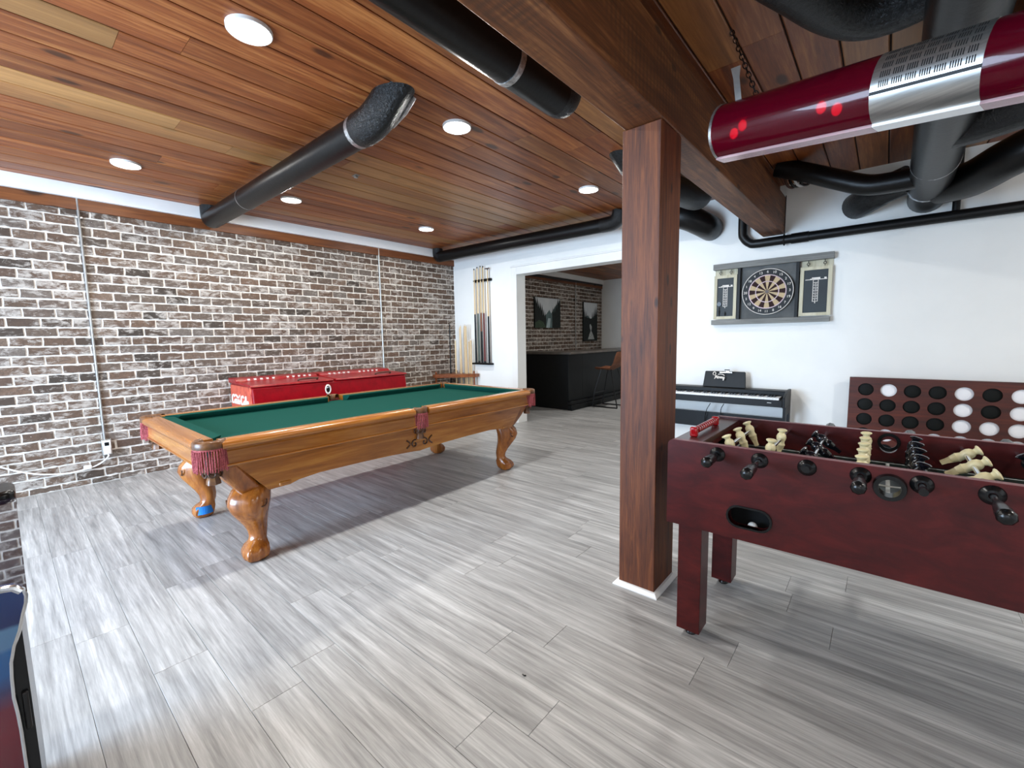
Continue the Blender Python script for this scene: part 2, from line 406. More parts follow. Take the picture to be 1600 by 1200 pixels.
for i, (x0, x1, y0, y1) in enumerate(pl):
    c = ((x0+x1)/2, (y0+y1)/2, 0); w, l = y1-y0, x1-x0
    if i < 290:
        k = (round(w, 3), round(l, 3))
        if k not in cache:
            mb = plank_mesh(w, l); cache[k] = mesh_of('plank', mb.v, mb.f, 'floor_vinyl', 0)
        link('plank', cache[k], floor, c)
    else:
        mb = plank_mesh(w, l); rest.add([p+Vector(c) for p in mb.v], mb.f)
rest.build('far_planks', 'floor_vinyl', floor, smooth=0, kind='stuff')

# brick wall
wall = struct(B(XB-.2, XB-.006, YB-.1, YE+.2, -.05, ZC+.05).build('wall_left', 'mortar', origin=(0, 0, 0)))
BL, BH, JT = .1997, .0830, .0125
def brick_mesh(l, h, seed):
    rg = random.Random(seed); pts = []
    n = 7
    for i in range(n): pts.append((-l/2+l*i/(n-1), -h/2))
    pts.append((l/2, 0))
    for i in range(n): pts.append((l/2-l*i/(n-1), h/2))
    pts.append((-l/2, 0))
    j = lambda s: rg.uniform(-s, s)
    pts = [(a+j(.003), b+(j(.0026) if rg.random() > .12 else -.007*(1 if b > 0 else -1))) for a, b in pts]
    rs = [[(-.014, a, b) for a, b in pts], [(0+j(.0012), a*(1-.003/l), b*(1-.003/h)) for a, b in pts]]
    return MB().rings(rs, False, True)
def wall_bricks(ya, yb):
    out = []
    for k in range(0, 31):
        z0 = 0 if k == 0 else .055+BH*(k-1); z1 = .055+BH*k
        z1 = min(z1, 2.53); yy = .062-BL*20+(BL/2 if k % 2 else 0)
        while yy < yb:
            a, b = max(yy, ya), min(yy+BL, yb)
            if b-a > .02: out.append((a, b, z0, z1))
            yy += BL
    return out
bricks = wall_bricks(-.45, YW+.03)
def hidden(a, b, z0, z1):
    y, z = (a+b)/2, (z0+z1)/2
    if 1.75 < y < 3.55 and z < .82: return True
    u, v = to_px((XB, y, z))
    if not (-12 < u < 1612): return True
    return 235 < u < 800 and v > 655-(u-235)*.075 and z < .6 and u > 290
vis = sorted(bricks, key=lambda q: (hidden(*q), dist((XB, (q[0]+q[1])/2, (q[2]+q[3])/2))))
variants = [brick_mesh(BL-JT, BH-JT, 100+i) for i in range(7)]
vmesh = [mesh_of('brick', v.v, v.f, 'brick_clay', 30) for v in variants]
rest = MB()
for i, (a, b, z0, z1) in enumerate(vis):
    c = Vector((XB, (a+b)/2, (z0+z1)/2)); full = abs(b-a-BL) < .002 and abs(z1-z0-BH) < .002
    if i < 300:
        if full: link('brick', random.choice(vmesh), wall, c)
        else:
            mb = brick_mesh(b-a-JT, z1-z0-JT*.7, i); link('brick', mesh_of('brick', mb.v, mb.f, 'brick_clay', 30), wall, c)
    else:
        mb = random.choice(variants) if full else brick_mesh(b-a-JT, max(.012, z1-z0-JT*.7), i)
        rest.add([p+c for p in mb.v], mb.f)
for (a, b, z0, z1) in wall_bricks(YW+.2, YE):
    c = Vector((XB, (a+b)/2, (z0+z1)/2)); mb = random.choice(variants) if abs(b-a-BL) < .002 and abs(z1-z0-BH) < .002 else brick_mesh(b-a-JT, max(.012, z1-z0-JT*.7), 5)
    rest.add([p+c for p in mb.v], mb.f)
rest.build('distant_bricks', 'brick_clay', wall, smooth=30, kind='stuff')
struct(B(XB-.02, XB+.022, YB, YE, 2.522, 2.622).build('trim_1', 'ledger_wood', bevel=.003))
struct(B(XB-.02, XB+.060, YB, YE, 2.622, ZC).build('trim_2', 'white_trim', bevel=.003))

# ceiling
ceil = struct(B(XB-.1, XR+.1, YB-.1, YE+.2, ZC+.012, ZC+.08).build('ceiling', 'ceiling_gap', origin=(0, 0, 0)))
CW = .1935; x = -1.80+CW*23; k = 0; cache = {}
while x > XB-.2:
    x0, x1 = max(x-CW, XB-.02), min(x, XR)
    yy = YB-random.random()*2.2
    while yy < YE and x1-x0 > .02:
        ln = random.choice((2.44, 3.05, 3.66, 2.44)); a, b = max(yy, YB), min(yy+ln, YE)
        if b-a > .05:
            w, l = x1-x0, b-a; key = (round(w, 3), round(l, 3))
            if key not in cache:
                g = .0042; c_ = .005
                def ring(i, ie, z): return [(-w/2+i, -l/2+ie, z), (w/2-i, -l/2+ie, z), (w/2-i, l/2-ie, z), (-w/2+i, l/2-ie, z)]
                mb = MB().rings([ring(g+c_, .001, 0), ring(g, .0006, .003), ring(g, .0006, .014)], True, True)
                cache[key] = mesh_of('ceiling_plank', mb.v, mb.f, 'ceiling_pine', 0)
            link('ceiling_plank', cache[key], ceil, ((x0+x1)/2, (a+b)/2, ZC))
        yy += ln
    x -= CW

# white wall with the doorway
DX0, DX1, DZ = -4.235, -2.15, 2.245
wf = MB().box(XB-.05, DX0, YW, YW+.19, 0, ZC).box(DX1, XR, YW, YW+.19, 0, ZC).box(DX0, DX1, YW, YW+.19, DZ, ZC)
struct(wf.build('wall_far', 'white_paint', smooth=0))
cs = .108
tr = struct(MB().box(DX0-.098, DX0, YW-.02, YW, 0, DZ+cs).build('trim_3', 'white_trim', bevel=.004))
struct(MB().box(DX1, DX1+.098, YW-.02, YW, 0, DZ+cs).build('trim_4', 'white_trim', bevel=.004))
struct(MB().box(DX0, DX1, YW-.02, YW, DZ, DZ+cs).build('trim_5', 'white_trim', bevel=.004))
struct(MB().box(DX0-.11, DX1+.11, YW-.034, YW, DZ+cs, DZ+cs+.022).build('trim_6', 'white_trim', bevel=.005))
struct(B(DX1+.098, XR, YW-.014, YW, 0, .09).build('baseboard_far', 'white_trim', bevel=.003))
struct(B(XB, DX0-.098, YW-.014, YW, 0, .09).build('baseboard_near', 'white_trim', bevel=.003))
# walls the photograph does not show, closing the room; the one behind the camera has a glazed door and a window
struct(B(XR, XR+.1, YB, YE, 0, ZC).build('wall_right', 'white_paint'))
wb = plate([(XB-.05, 0), (XR, 0), (XR, ZC), (XB-.05, ZC)], [rrect(-4.3, -2.1, .1, 2.1, .01, 1), rrect(-.5, 1.7, .8, 2.1, .01, 1)], 'y', YB, YB+.08)
struct(wb.build('wall_back', 'white_paint', smooth=0))
struct(B(XB, XR, YE, YE+.1, 0, ZC).build('wall_rear', 'white_paint'))
struct(B(-1.2, -1.1, YW+.19, YE, 0, ZC).build('wall_inner', 'white_paint'))
def frame_unit(name, x0, x1, z0, z1):
    o = struct(plate(rrect(x0, x1, z0, z1, .01, 1), [rrect(x0+.06, x1-.06, z0+.06, z1-.06, .005, 1)], 'y', YB+.01, YB+.06).build(name, 'white_trim', smooth=0))
    B((x0+x1)/2-.03, (x0+x1)/2+.03, YB+.015, YB+.055, z0+.06, z1-.06).build('mullion', 'white_trim', o)
frame_unit('door_1', -4.3, -2.1, .1, 2.1); frame_unit('window_1', -.5, 1.7, .8, 2.1)

# post and beam
post = thing('support_post', 'reddish brown square timber post with white base moulding beside the foosball table', 'post', (-.91, 2.145, 0))
B(-1.005, -.815, 2.02, 2.27, 0, 2.27).build('timber', 'cedar_post', post, bevel=.004)
for nm, a in (('front', [(-1.005, 2.02), (-.815, 2.02)]), ('side', [(-.815, 2.02), (-.815, 2.27)]), ('back', [(-.815, 2.27), (-1.005, 2.27)]), ('left', [(-1.005, 2.27), (-1.005, 2.02)])):
    (ax, ay), (bx, by) = a; d = Vector((bx-ax, by-ay)).normalized(); nn = Vector((d.y, -d.x)); w = .024
    prof = [(0, 0), (w, 0), (w, .006), (.010, .020), (0, .022)]
    rs = []
    for (qx, qy), s_ in (((ax, ay), -1), ((bx, by), 1)):
        rs.append([(qx+nn.x*u+d.x*s_*u, qy+nn.y*u+d.y*s_*u, v) for u, v in prof])
    MB().rings(rs).build('base_moulding', 'white_trim', post, smooth=0)
beam = thing('ceiling_beam', 'long brown timber beam running overhead across the top of the post', 'beam', (-.90, 1.2, 2.269))
B(-.995, -.81, YB+.02, YW, 2.272, 2.62).build('timber', 'cedar_beam', beam, bevel=.005)
B(-.985, -.865, YB+.02, YW, 2.62, ZC).build('filler_board', 'ledger_wood', beam)

# ------------------------------------------------------------------ ceiling lights
def led(x, y, label, k=1.0):
    t_ = thing('ceiling_light', label, 'ceiling light', (x, y, ZC-.012), 'round ceiling lights')
    MB().lathe([(.089, -.003), (.092, -.005), (.096, -.002), (.097, .0119), (.089, .0119), (.089, -.003)], 28, (x, y, ZC-.012)).build('trim_ring', 'led_trim', t_)
    MB().lathe([(.03, -.012), (.065, -.010), (.088, -.003), (.088, .004), (.03, .004)], 28, (x, y, ZC-.012)).build('diffuser', 'led_glow', t_)
    l = bpy.data.lights.new('led', 'AREA'); l.shape = 'DISK'; l.size = .15; l.energy = LED_POWER*k; l.color = (1, .99, .95)
    o = bpy.data.objects.new('led', l); COL.objects.link(o); o.parent = t_; o.location = (0, 0, -.016)
led(-2.31, .885, 'largest round ceiling light, nearest the camera at upper left')
led(-2.29, 2.155, 'round ceiling light to the right of the bent black duct')
led(-2.285, 3.88, 'round ceiling light just left of the timber post', .62)
led(-4.68, .795, 'round ceiling light above the brick wall at far left', .68)
led(-4.65, 2.06, 'round ceiling light showing under the straight black duct', .9)
led(-4.62, 3.75, 'farthest round ceiling light, near the corner by the cue rack', .72)
led(-2.3, -.9, 'round ceiling light behind the camera'); led(1.2, -.8, 'round ceiling light behind the camera at the right'); led(1.9, 2.6, 'unseen ceiling light added to brighten the right wall', 1.5)  # the last one is unseen, added to brighten the right wall
led(-3.0, 7.4, 'unseen ceiling light added to light the bar room', 1.3)  # unseen fixture, added to light the bar room brick

# ------------------------------------------------------------------ ducts and pipes
def ring_band(pts, r, name, mat, parent, seg=20): return MB().tube(pts, r, seg).build(name, mat, parent)
d1 = thing('air_duct', 'black round duct from brick wall to a bent elbow in the wood ceiling', 'duct', (-4, 1.59, 2.52), 'black air ducts')
y1, z1, r1 = 1.59, 2.605, .092
MB().tube([(-5.47, y1, z1), (-2.50, y1, z1)], r1, 24).build('straight_run', 'duct_black', d1)
MB().tube(smooth_path([(-2.55, y1, z1), (-2.49, y1, z1), (-2.42, y1+.01, z1+.02), (-2.35, y1+.025, z1+.065), (-2.27, y1+.045, z1+.14), (-2.16, y1+.07, z1+.25)], 5), .100, 24).build('elbow', 'duct_wrinkled', d1)
MB().tube(smooth_path([(-5.44, y1, z1), (-5.49, y1, z1+.01), (-5.515, y1, z1+.06), (-5.515, y1, ZC+.01)], 5), .092, 24).build('elbow', 'duct_wrinkled', d1)
MB().tube([(-2.60, y1, z1), (-2.565, y1, z1)], r1+.003, 24).build('tape_band', 'foil_tape', d1)
MB().tube([(-4.50, y1, z1), (-4.492, y1, z1)], r1+.003, 24).build('strap', 'foil_tape', d1)
MB().tube([(-2.36, y1+.095, z1-.01), (-2.27, y1+.125, z1+.055), (-2.20, y1+.145, z1+.125)], [.010, .014, .012], 8).build('foil_strip', 'foil_tape', d1)
d2 = thing('air_duct', 'short black duct with silver tape band beside the timber beam', 'duct', (-1.46, 1, 2.52), 'black air ducts')
MB().tube([(-1.455, -2.4, 2.625), (-1.455, 2.12, 2.625)], .1, 24).build('straight_run', 'duct_black', d2)
MB().tube(smooth_path([(-1.455, 2.11, 2.625), (-1.455, 2.165, 2.63), (-1.455, 2.20, 2.67), (-1.455, 2.20, ZC+.01)], 5), .1, 24).build('elbow', 'duct_wrinkled', d2)
MB().tube([(-1.455, 1.70, 2.625), (-1.455, 1.735, 2.625)], .103, 24).build('tape_band', 'foil_tape', d2)
B(-1.40, -1.36, 2.02, 2.06, 2.715, ZC).build('hanger', 'galvanized', d2)
d3 = thing('air_duct', 'long thin black duct along the top of the white wall above doorway', 'duct', (-4, 4.73, 2.53), 'black air ducts')
MB().tube([(-5.48, 4.70, 2.615), (-2.62, 4.79, 2.615)], .083, 22).build('straight_run', 'duct_black', d3)
MB().tube(smooth_path([(-5.44, 4.70, 2.615), (-5.50, 4.70, 2.62), (-5.525, 4.70, 2.67), (-5.525, 4.70, ZC+.01)], 5), .083, 22).build('elbow', 'duct_wrinkled', d3)
MB().tube(smooth_path([(-2.64, 4.79, 2.615), (-2.50, 4.79, 2.62), (-2.42, 4.77, 2.66), (-2.38, 4.75, ZC+.01)], 5), .086, 22).build('elbow', 'duct_wrinkled', d3)
d4 = thing('air_duct', 'thick black duct under the ceiling behind the timber post', 'duct', (-1.8, 4.2, 2.5), 'black air ducts')
MB().tube(smooth_path([(-1.70, 3.22, ZC+.16), (-1.675, 3.40, 2.78), (-1.64, 3.55, 2.69), (-1.56, 3.80, 2.62), (-1.47, 4.15, 2.585), (-1.44, 4.42, 2.60), (-1.44, 4.55, 2.67), (-1.44, 4.6, ZC+.06)], 6), .115, 24).build('bent_run', 'duct_wrinkled', d4)
MB().tube([(-1.785, 3.46, 2.73), (-1.765, 3.54, 2.665), (-1.73, 3.62, 2.61)], [.006, .010, .006], 8).build('foil_strip', 'foil_tape', d4)
d5 = thing('air_duct', 'black duct elbow ending at the white wall right of post', 'duct', (-1.6, 4.85, 2.35), 'black air ducts')
MB().tube(smooth_path([(-2.05, 4.72, 2.60), (-1.85, 4.76, 2.585), (-1.66, 4.80, 2.53), (-1.53, 4.90, 2.46), (-1.50, 5.0, 2.44), (-1.50, YW+.01, 2.44)], 6), .125, 24).build('bent_run', 'duct_black', d5)
d6 = thing('air_duct', 'cluster of branching black ducts behind and above the red lamp', 'duct', (.19, 4, 2.3), 'black air ducts')
MB().tube([(.17, .8, 2.56), (.17, 2.4, 2.50), (.185, 3.6, 2.44), (.20, YW, 2.405)], .125, 26).build('straight_run', 'duct_black', d6)
for yy, zz in ((4.15, 2.431), (4.72, 2.415)):
    MB().tube([(.192, yy, zz), (.192, yy+.012, zz)], .129, 26).build('strap', 'foil_tape', d6)
MB().tube(smooth_path([px(1215, 262, 'y', 4.5), px(1262, 270, 'y', 4.5), px(1310, 281, 'y', 4.48), px(1355, 289, 'y', 4.46), px(1400, 284, 'y', 4.44), px(1440, 276, 'y', 4.42)], 6), .075, 20).build('branch', 'duct_black', d6)
MB().tube(smooth_path([px(1338, 322, 'y', YW), px(1352, 314, 'y', 5.0), px(1380, 298, 'y', 4.85), px(1420, 280, 'y', 4.75)], 6), [.115]*12+[.11]*7, 22).build('branch', 'duct_wrinkled', d6)
MB().tube(smooth_path([px(1180, -60, 'z', 2.63), px(1245, -20, 'z', 2.62), px(1300, 14, 'z', 2.61), px(1350, 24, 'z', 2.6), px(1410, 8, 'z', 2.6), px(1500, -40, 'z', 2.6)], 6), .085, 22).build('branch', 'duct_wrinkled', d6)
B(.36, .30, 2.0, 2.6, 2.70, ZC).build('hanger', 'duct_black', d6)
MB().tube(smooth_path([px(1470, 205, 'y', 3.6), px(1530, 190, 'y', 3.55), px(1620, 160, 'y', 3.5), px(1750, 120, 'y', 3.5)], 6), .105, 22).build('branch', 'duct_wrinkled', d6)
MB().tube(smooth_path([px(1470, 292, 'y', 4.75), px(1520, 278, 'y', 4.6), px(1575, 248, 'y', 4.4), px(1640, 218, 'y', 4.3), px(1760, 180, 'y', 4.3)], 6), .125, 22).build('branch', 'duct_black', d6)
MB().tube([(.52, 1.2, 2.6), (.50, 3.4, 2.6)], .13, 24).build('branch', 'duct_black', d6)
# black pipe
pp = thing('drain_pipe', 'black pipe running along the white wall above the dart cabinet', 'pipe', (0, 5.04, 2.2))
pa = [(-1.17, 5.05, ZC+.005), (-1.17, 5.05, 2.36), (-1.155, 5.05, 2.28), (-1.10, 5.05, 2.222), (-1.02, 5.05, 2.205), (-.6, 5.05, 2.208), (XR, 5.05, 2.22)]
MB().tube(smooth_path(pa, 6), .043, 16).build('pipe_run', 'pipe_black', pp)
MB().tube([(-.74, 5.05, 2.207), (-.60, 5.05, 2.208)], .049, 16).build('coupling', 'pipe_black', pp)
MB().tube([(.375, 5.06, 2.21), (.375, 5.06, ZC+.005)], .024, 12).build('riser', 'pipe_black', pp)
ha = MB().tube([(-.80, 5.05+.053*math.sin(a_*PI/8), 2.207+.053*math.cos(a_*PI/8)) for a_ in range(17)], .005, 6, False); ha.tube([(-.80, 5.05, 2.26), (-.80, 5.05, 2.62)], .004, 6)
ha.build('pipe_hanger', 'black_metal', pp)
cb = thing('cable_bundle', 'short loop of dark and white cables at end of timber beam', 'cable', (-.7, 4.9, 2.6))
for i, mt in enumerate(('rust_brown', 'black_plastic', 'white_plastic', 'black_plastic')):
    x0 = -.775+i*.035
    MB().tube(smooth_path([(x0, 4.80, ZC), (x0+.004, 4.80, 2.68), (x0+.03, 4.84, 2.635), (x0+.06, 4.95, 2.66), (x0+.06, 5.05, ZC)], 5), .011, 8).build('cable', mt, cb)

# ------------------------------------------------------------------ brick wall fittings
def conduit(y, z0, z1, label):
    c = thing('conduit', label, 'conduit', (XB+.012, y, z0), 'metal conduits on the brick wall')
    MB().tube([(XB+.014, y, z0), (XB+.014, y, z1)], .0105, 10).build('tube', 'galvanized', c); return c
c1 = conduit(.583, .41, 2.63, 'silver metal conduit running down brick wall to a white outlet box')
B(XB+.001, XB+.02, .56, .606, 2.45, 2.462).build('clip', 'galvanized', c1)
conduit(3.675, .84, 2.63, 'thin silver metal conduit on brick wall above the red cooler')
c3 = conduit(8.95, .6, 2.6, 'thin metal conduit on the bar room brick wall between two pictures')
ob = thing('outlet_box', 'small grey outlet box with plug at foot of the conduit', 'outlet', (XB+.03, .59, .26))
B(XB+.001, XB+.045, .555, .625, .262, .412).build('box', 'galvanized', ob, bevel=.004)
B(XB+.0451, XB+.05, .562, .618, .27, .404).build('cover_plate', 'white_trim', ob, bevel=.002)
B(XB+.0501, XB+.053, .574, .606, .352, .386).build('socket', 'black_satin', ob, bevel=.002)
wc = thing('power_cord', 'white power cord drooping from outlet box along the brick wall', 'cord', (XB+.05, 0, .15))
pc = [(XB+.072, .59, .285), (XB+.07, .588, .25)]+[tuple(px(u, v, 'x', XB+.045)) for u, v in ((157, 724), (141, 731), (115, 738), (88, 741), (60, 741), (30, 737), (0, 730), (-40, 722))]
MB().tube(smooth_path(pc, 6), .0068, 8).build('cable', 'white_plastic', wc)
B(XB+.0505, XB+.085, .570, .610, .280, .335).build('plug', 'white_plastic', wc, bevel=.004)
q = px(139, 730, 'x', XB+.045)
B(q.x-.02, q.x+.02, q.y-.035, q.y+.02, q.z-.018, q.z+.02).build('connector', 'white_plastic', wc, bevel=.008)

# ------------------------------------------------------------------ pool table
CX, CY, HX, HY, ZT = -3.35, 2.045, .705, 1.425, .787
pt = thing('pool_table', 'honey oak pool table with green felt, fringed pockets and claw feet', 'pool table', (CX, CY, 0))
B(CX-HX+.05, CX+HX-.05, CY-HY+.05, CY+HY-.05, .69, .737).build('playing_bed', 'felt_green', pt)
RW = .105
def cushion(side, a, b, ea, eb):
    # along the rail from a to b; ea/eb: how far the nose is cut back at each end
    n0, n1, zt, zn, zb = RW-.012, RW+.055, ZT-.003, ZT-.005, .736
    def P(u, off, z):
        return {'L': (CX-HX+off, u, z), 'R': (CX+HX-off, u, z), 'N': (u, CY-HY+off, z), 'F': (u, CY+HY-off, z)}[side]
    prof = lambda e: [(n0, zb, 0), (n0, zt, 0), (n1-.012, zt, e*.8), (n1, zn, e), (n1-.003, zn-.008, e), (n1-.036, zb, e*.7)]
    MB().rings([[P(a+c*ea, o_, z) for o_, z, c in [(o, z, (e/1 if True else 0)) for o, z, e in prof(1)]], [P(b-c*eb, o_, z) for o_, z, c in [(o, z, e) for o, z, e in prof(1)]]]).build('cushion', 'felt_green', pt, smooth=30)
for s in 'LR':
    cushion(s, CY-HY+.125, CY-.075, .075, .03); cushion(s, CY+.075, CY+HY-.125, .03, .075)
cushion('N', CX-HX+.125, CX+HX-.125, .075, .075); cushion('F', CX-HX+.125, CX+HX-.125, .075, .075)
rail_prof = [(.022, .734), (.006, .738), (-.006, .744), (-.010, .758), (-.006, .772), (.004, .782), (.016, ZT), (.085, ZT), (RW-.012, ZT-.002), (RW-.012, .735)]
def rail(side, a, b):
    def P(u, off, z): return {'L': (CX-HX+off, u, z), 'R': (CX+HX-off, u, z), 'N': (u, CY-HY+off, z), 'F': (u, CY+HY-off, z)}[side]
    ax = 'y' if side in 'LR' else 'x'
    rl = MB().rings([[P(a, o_, z) for o_, z in rail_prof], [P(b, o_, z) for o_, z in rail_prof]]).build('rail', 'oak_'+ax, pt, smooth=50)
for s in 'LR': rail(s, CY-HY+.105, CY-.065); rail(s, CY+.065, CY+HY-.105)
rail('N', CX-HX+.105, CX+HX-.105); rail('F', CX-HX+.105, CX+HX-.105)
ap = [(.030, .638), (.010, .640), (.006, .645), (.006, .650), (.014, .654), (.016, .722), (.020, .728), (.020, .736), (.055, .736), (.055, .638)]
def apron(side, a, b):
    def P(u, off, z): return {'L': (CX-HX+off, u, z), 'R': (CX+HX-off, u, z), 'N': (u, CY-HY+off, z), 'F': (u, CY+HY-off, z)}[side]
    MB().rings([[P(a, o_, z) for o_, z in ap], [P(b, o_, z) for o_, z in ap]]).build('apron', 'oak_y' if side in 'LR' else 'oak_x', pt, smooth=30)
for s in 'LR': apron(s, CY-HY+.07, CY+HY-.07)
for s in 'NF': apron(s, CX-HX+.07, CX+HX-.07)
# tapered cabinet under the aprons
top0, top1, bot0, bot1 = CY-1.26, CY+1.26, CY-1.09, CY+1.09
bottom = [(bot0, .445), (bot0+.12, .447), (bot0+.17, .462), (bot0+.30, .474), (CY-.5, .472), (CY-.25, .466), (CY-.06, .455), (CY, .449), (CY+.06, .455), (CY+.25, .466), (CY+.5, .472), (bot1-.30, .474), (bot1-.17, .462), (bot1-.12, .447), (bot1, .445)]
for s in (-1, 1):
    x0 = CX+s*.655; sp = MB().prism(bottom+[(top1, .645), (top0, .645)], 'x', x0, x0-s*.03).build('side_panel', 'oak_y', pt, smooth=20)
    for e in (-1, 1):   # carved scrolls at the middle of the panel
        pts = [(x0+s*.003, CY+e*(.035+.022*t_*math.cos(5.2*t_+.4)+.012), .512+.022*t_*math.sin(5.2*t_+.4)) for t_ in [i/20 for i in range(5, 31)]]
        MB().tube(pts, .006, 6).build('carving', 'carving_brown', sp)
        pts = [(x0+s*.003, CY+e*(.12-.03*math.sin(i/10*PI)), .49+.06*i/10) for i in range(11)]
        MB().tube(pts, .006, 6).build('carving', 'carving_brown', sp)
    for yy, k in ((CY-1.0, -1), (CY+1.0, 1)):
        B(x0-s*.004, x0+s*.010, yy-.035, yy+.035, .452, .476).build('bracket', 'oak_y', sp, bevel=.008)
for s in (-1, 1):
    MB().rings([[(CX-.625, CY+s*1.245, .645), (CX+.625, CY+s*1.245, .645), (CX+.625, CY+s*1.215, .645), (CX-.625, CY+s*1.215, .645)],
                [(CX-.625, CY+s*1.085, .447), (CX+.625, CY+s*1.085, .447), (CX+.625, CY+s*1.055, .447), (CX-.625, CY+s*1.055, .447)]]).build('end_panel', 'oak_x', pt, smooth=0)
B(CX-.62, CX+.62, CY-1.08, CY+1.08, .60, .69).build('underframe', 'oak_y', pt)
secs = [(.470, -.005, .086), (.445, .012, .098), (.41, .034, .107), (.37, .045, .108), (.32, .038, .096), (.27, .018, .078), (.22, -.006, .062), (.175, -.022, .052), (.14, -.024, .047), (.115, -.014, .050), (.09, .004, .062), (.065, .018, .070), (.04, .024, .070), (.018, .024, .062), (.0, .024, .046)]
for sx in (-1, 1):
    for sy in (-1, 1):
        lx, ly = CX+sx*.505, CY+sy*1.13; dd = Vector((sx, sy)).normalized(); aa = math.atan2(sy, sx)
        rs = []
        for z, off, rad in secs:
            ring = []
            for j in range(32):
                th = 2*PI*j/32; claw = 0
                if z < .10: claw = .26*max(0, math.cos(4*(th-aa)))**3*(1 if z > .005 else .6)
                sq = 1+.07*(math.cos(4*(th-aa-PI/4)))*(1 if z > .12 else 0)
                q_ = rad*(sq+claw*.8)
                ring.append((lx+dd.x*off+q_*math.cos(th), ly+dd.y*off+q_*math.sin(th), z))
            rs.append(ring)
        lg = MB().rings(list(reversed(rs))).build('leg', 'oak_z', pt, smooth=60)
        for k, e in ((0, 1), (1, -1)):
            nd = Vector((sx, 0)) if k == 0 else Vector((0, sy)); tg = Vector((0, 1)) if k == 0 else Vector((1, 0))
            c = Vector((lx+dd.x*.04, ly+dd.y*.04))+nd*.103
            inw = -1*(sy if k == 0 else sx)
            pts = []
            for i in range(5, 28):
                t_ = i/20; u = inw*(.03+.022*t_*math.cos(5*t_)); pts.append((c.x+tg.x*u-nd.x*.0, c.y+tg.y*u, .375+.026*t_*math.sin(5*t_)))
            MB().tube(pts, .0045, 6).build('carving', 'carving_brown', lg)
        # slanted corner block between apron and knee
        def quad(c, h, z): return [(c.x+a_*h, c.y+b_*h, z) for a_, b_ in ((-1, -1), (1, -1), (1, 1), (-1, 1))]
        t0 = Vector((CX+sx*.60, CY+sy*1.30)); b0 = Vector((lx+dd.x*.035, ly+dd.y*.035))
        MB().rings([quad(b0, .062, .435), quad(t0*.5+b0*.5, .066, .54), quad(t0, .062, .642)]).build('corner_block', 'oak_z', pt, bevel=.022, seg=3)
        if sx < 0 and sy < 0:
            c = Vector((lx, ly))+dd*.02
            MB().rings([[(c.x+.066*math.cos(a_)+.004, c.y+.066*math.sin(a_), z) for a_ in [-.9+i*.2 for i in range(9)]]+[(c.x+.074*math.cos(a_)+.004, c.y+.074*math.sin(a_), z) for a_ in [.7-i*.2 for i in range(9)]] for z in (.035, .06, .095)]).build('tape_patch', 'painter_tape', lg, smooth=0)
def pocket(pxx, pyy, ang, span, rad, drop):
    """leather pocket casting opening towards the bed; ang: outward direction"""
    a0, a1 = ang-span/2, ang+span/2
    pk = MB().lathe([(rad-.030, .742), (rad-.030, ZT-.002), (rad-.020, ZT+.006), (rad-.004, ZT+.007), (rad+.006, ZT-.002), (rad+.007, .752), (rad+.001, .744), (rad-.030, .742)], 20, (pxx, pyy, 0), 'z', a0, a1).build('pocket', 'pocket_leather', pt, smooth=60)
    MB().lathe([(.002, .7465), (rad-.031, .7465), (rad-.031, .746), (.002, .7455)], 20, (pxx, pyy, 0)).build('pocket_hole', 'pocket_dark', pk)
    MB().lathe([(rad+.001, .742), (rad+.006, .742), (rad+.006, .756), (rad+.001, .756), (rad+.001, .742)], 20, (pxx, pyy, 0), 'z', a0, a1).build('fringe_band', 'fringe_wine', pk)
    fr = MB(); n = int(span*rad/.0105)
    for i in range(n):
        a = a0+(a1-a0)*(i+.5)/n; L = .118*(1+random.uniform(-.06, .05))*drop; ja = random.uniform(-.025, .025)
        r_ = rad+.005
        fr.tube([(pxx+math.cos(a+ja*k)*(r_+.003*math.sin(k*3.1+i)), pyy+math.sin(a+ja*k)*(r_+.003*math.sin(k*3.1+i)), .745-L*k) for k in (0, .25, .5, .75, 1)], [.0036, .0042, .0042, .0044, .0036], 5)
    fr.build('fringe', 'fringe_wine', pk, kind='stuff')
    # carved leather pouch hanging below
    c = (pxx-math.cos(ang)*.005, pyy-math.sin(ang)*.005, 0)
    MB().lathe([(.024, .545), (.033, .548), (.031, .568), (.026, .582), (.036, .605), (.046, .625), (.042, .650), (.03, .70)], 16, c, 'z', 0, 2*PI, lambda a, h: 1+.10*math.cos(6*a)).build('pouch', 'pocket_leather', pk, smooth=60)
    for k in range(4):
        a = ang+(k-1.5)*.9
        lp = [(c[0]+math.cos(a)*.043+.016*math.cos(th)*-math.sin(a), c[1]+math.sin(a)*.043+.016*math.cos(th)*math.cos(a), .612+.018*math.sin(th)) for th in [i*PI/6 for i in range(13)]]
        MB().tube(lp, .005, 6, False).build('loop', 'carving_brown', pk)
for sx in (-1, 1):
    for sy in (-1, 1):
        pocket(CX+sx*(HX-.066), CY+sy*(HY-.066), math.atan2(sy, sx), 1.28*PI, .073, 1)
    pocket(CX+sx*(HX-.040), CY, 0 if sx > 0 else PI, 1.0*PI, .056, .95)

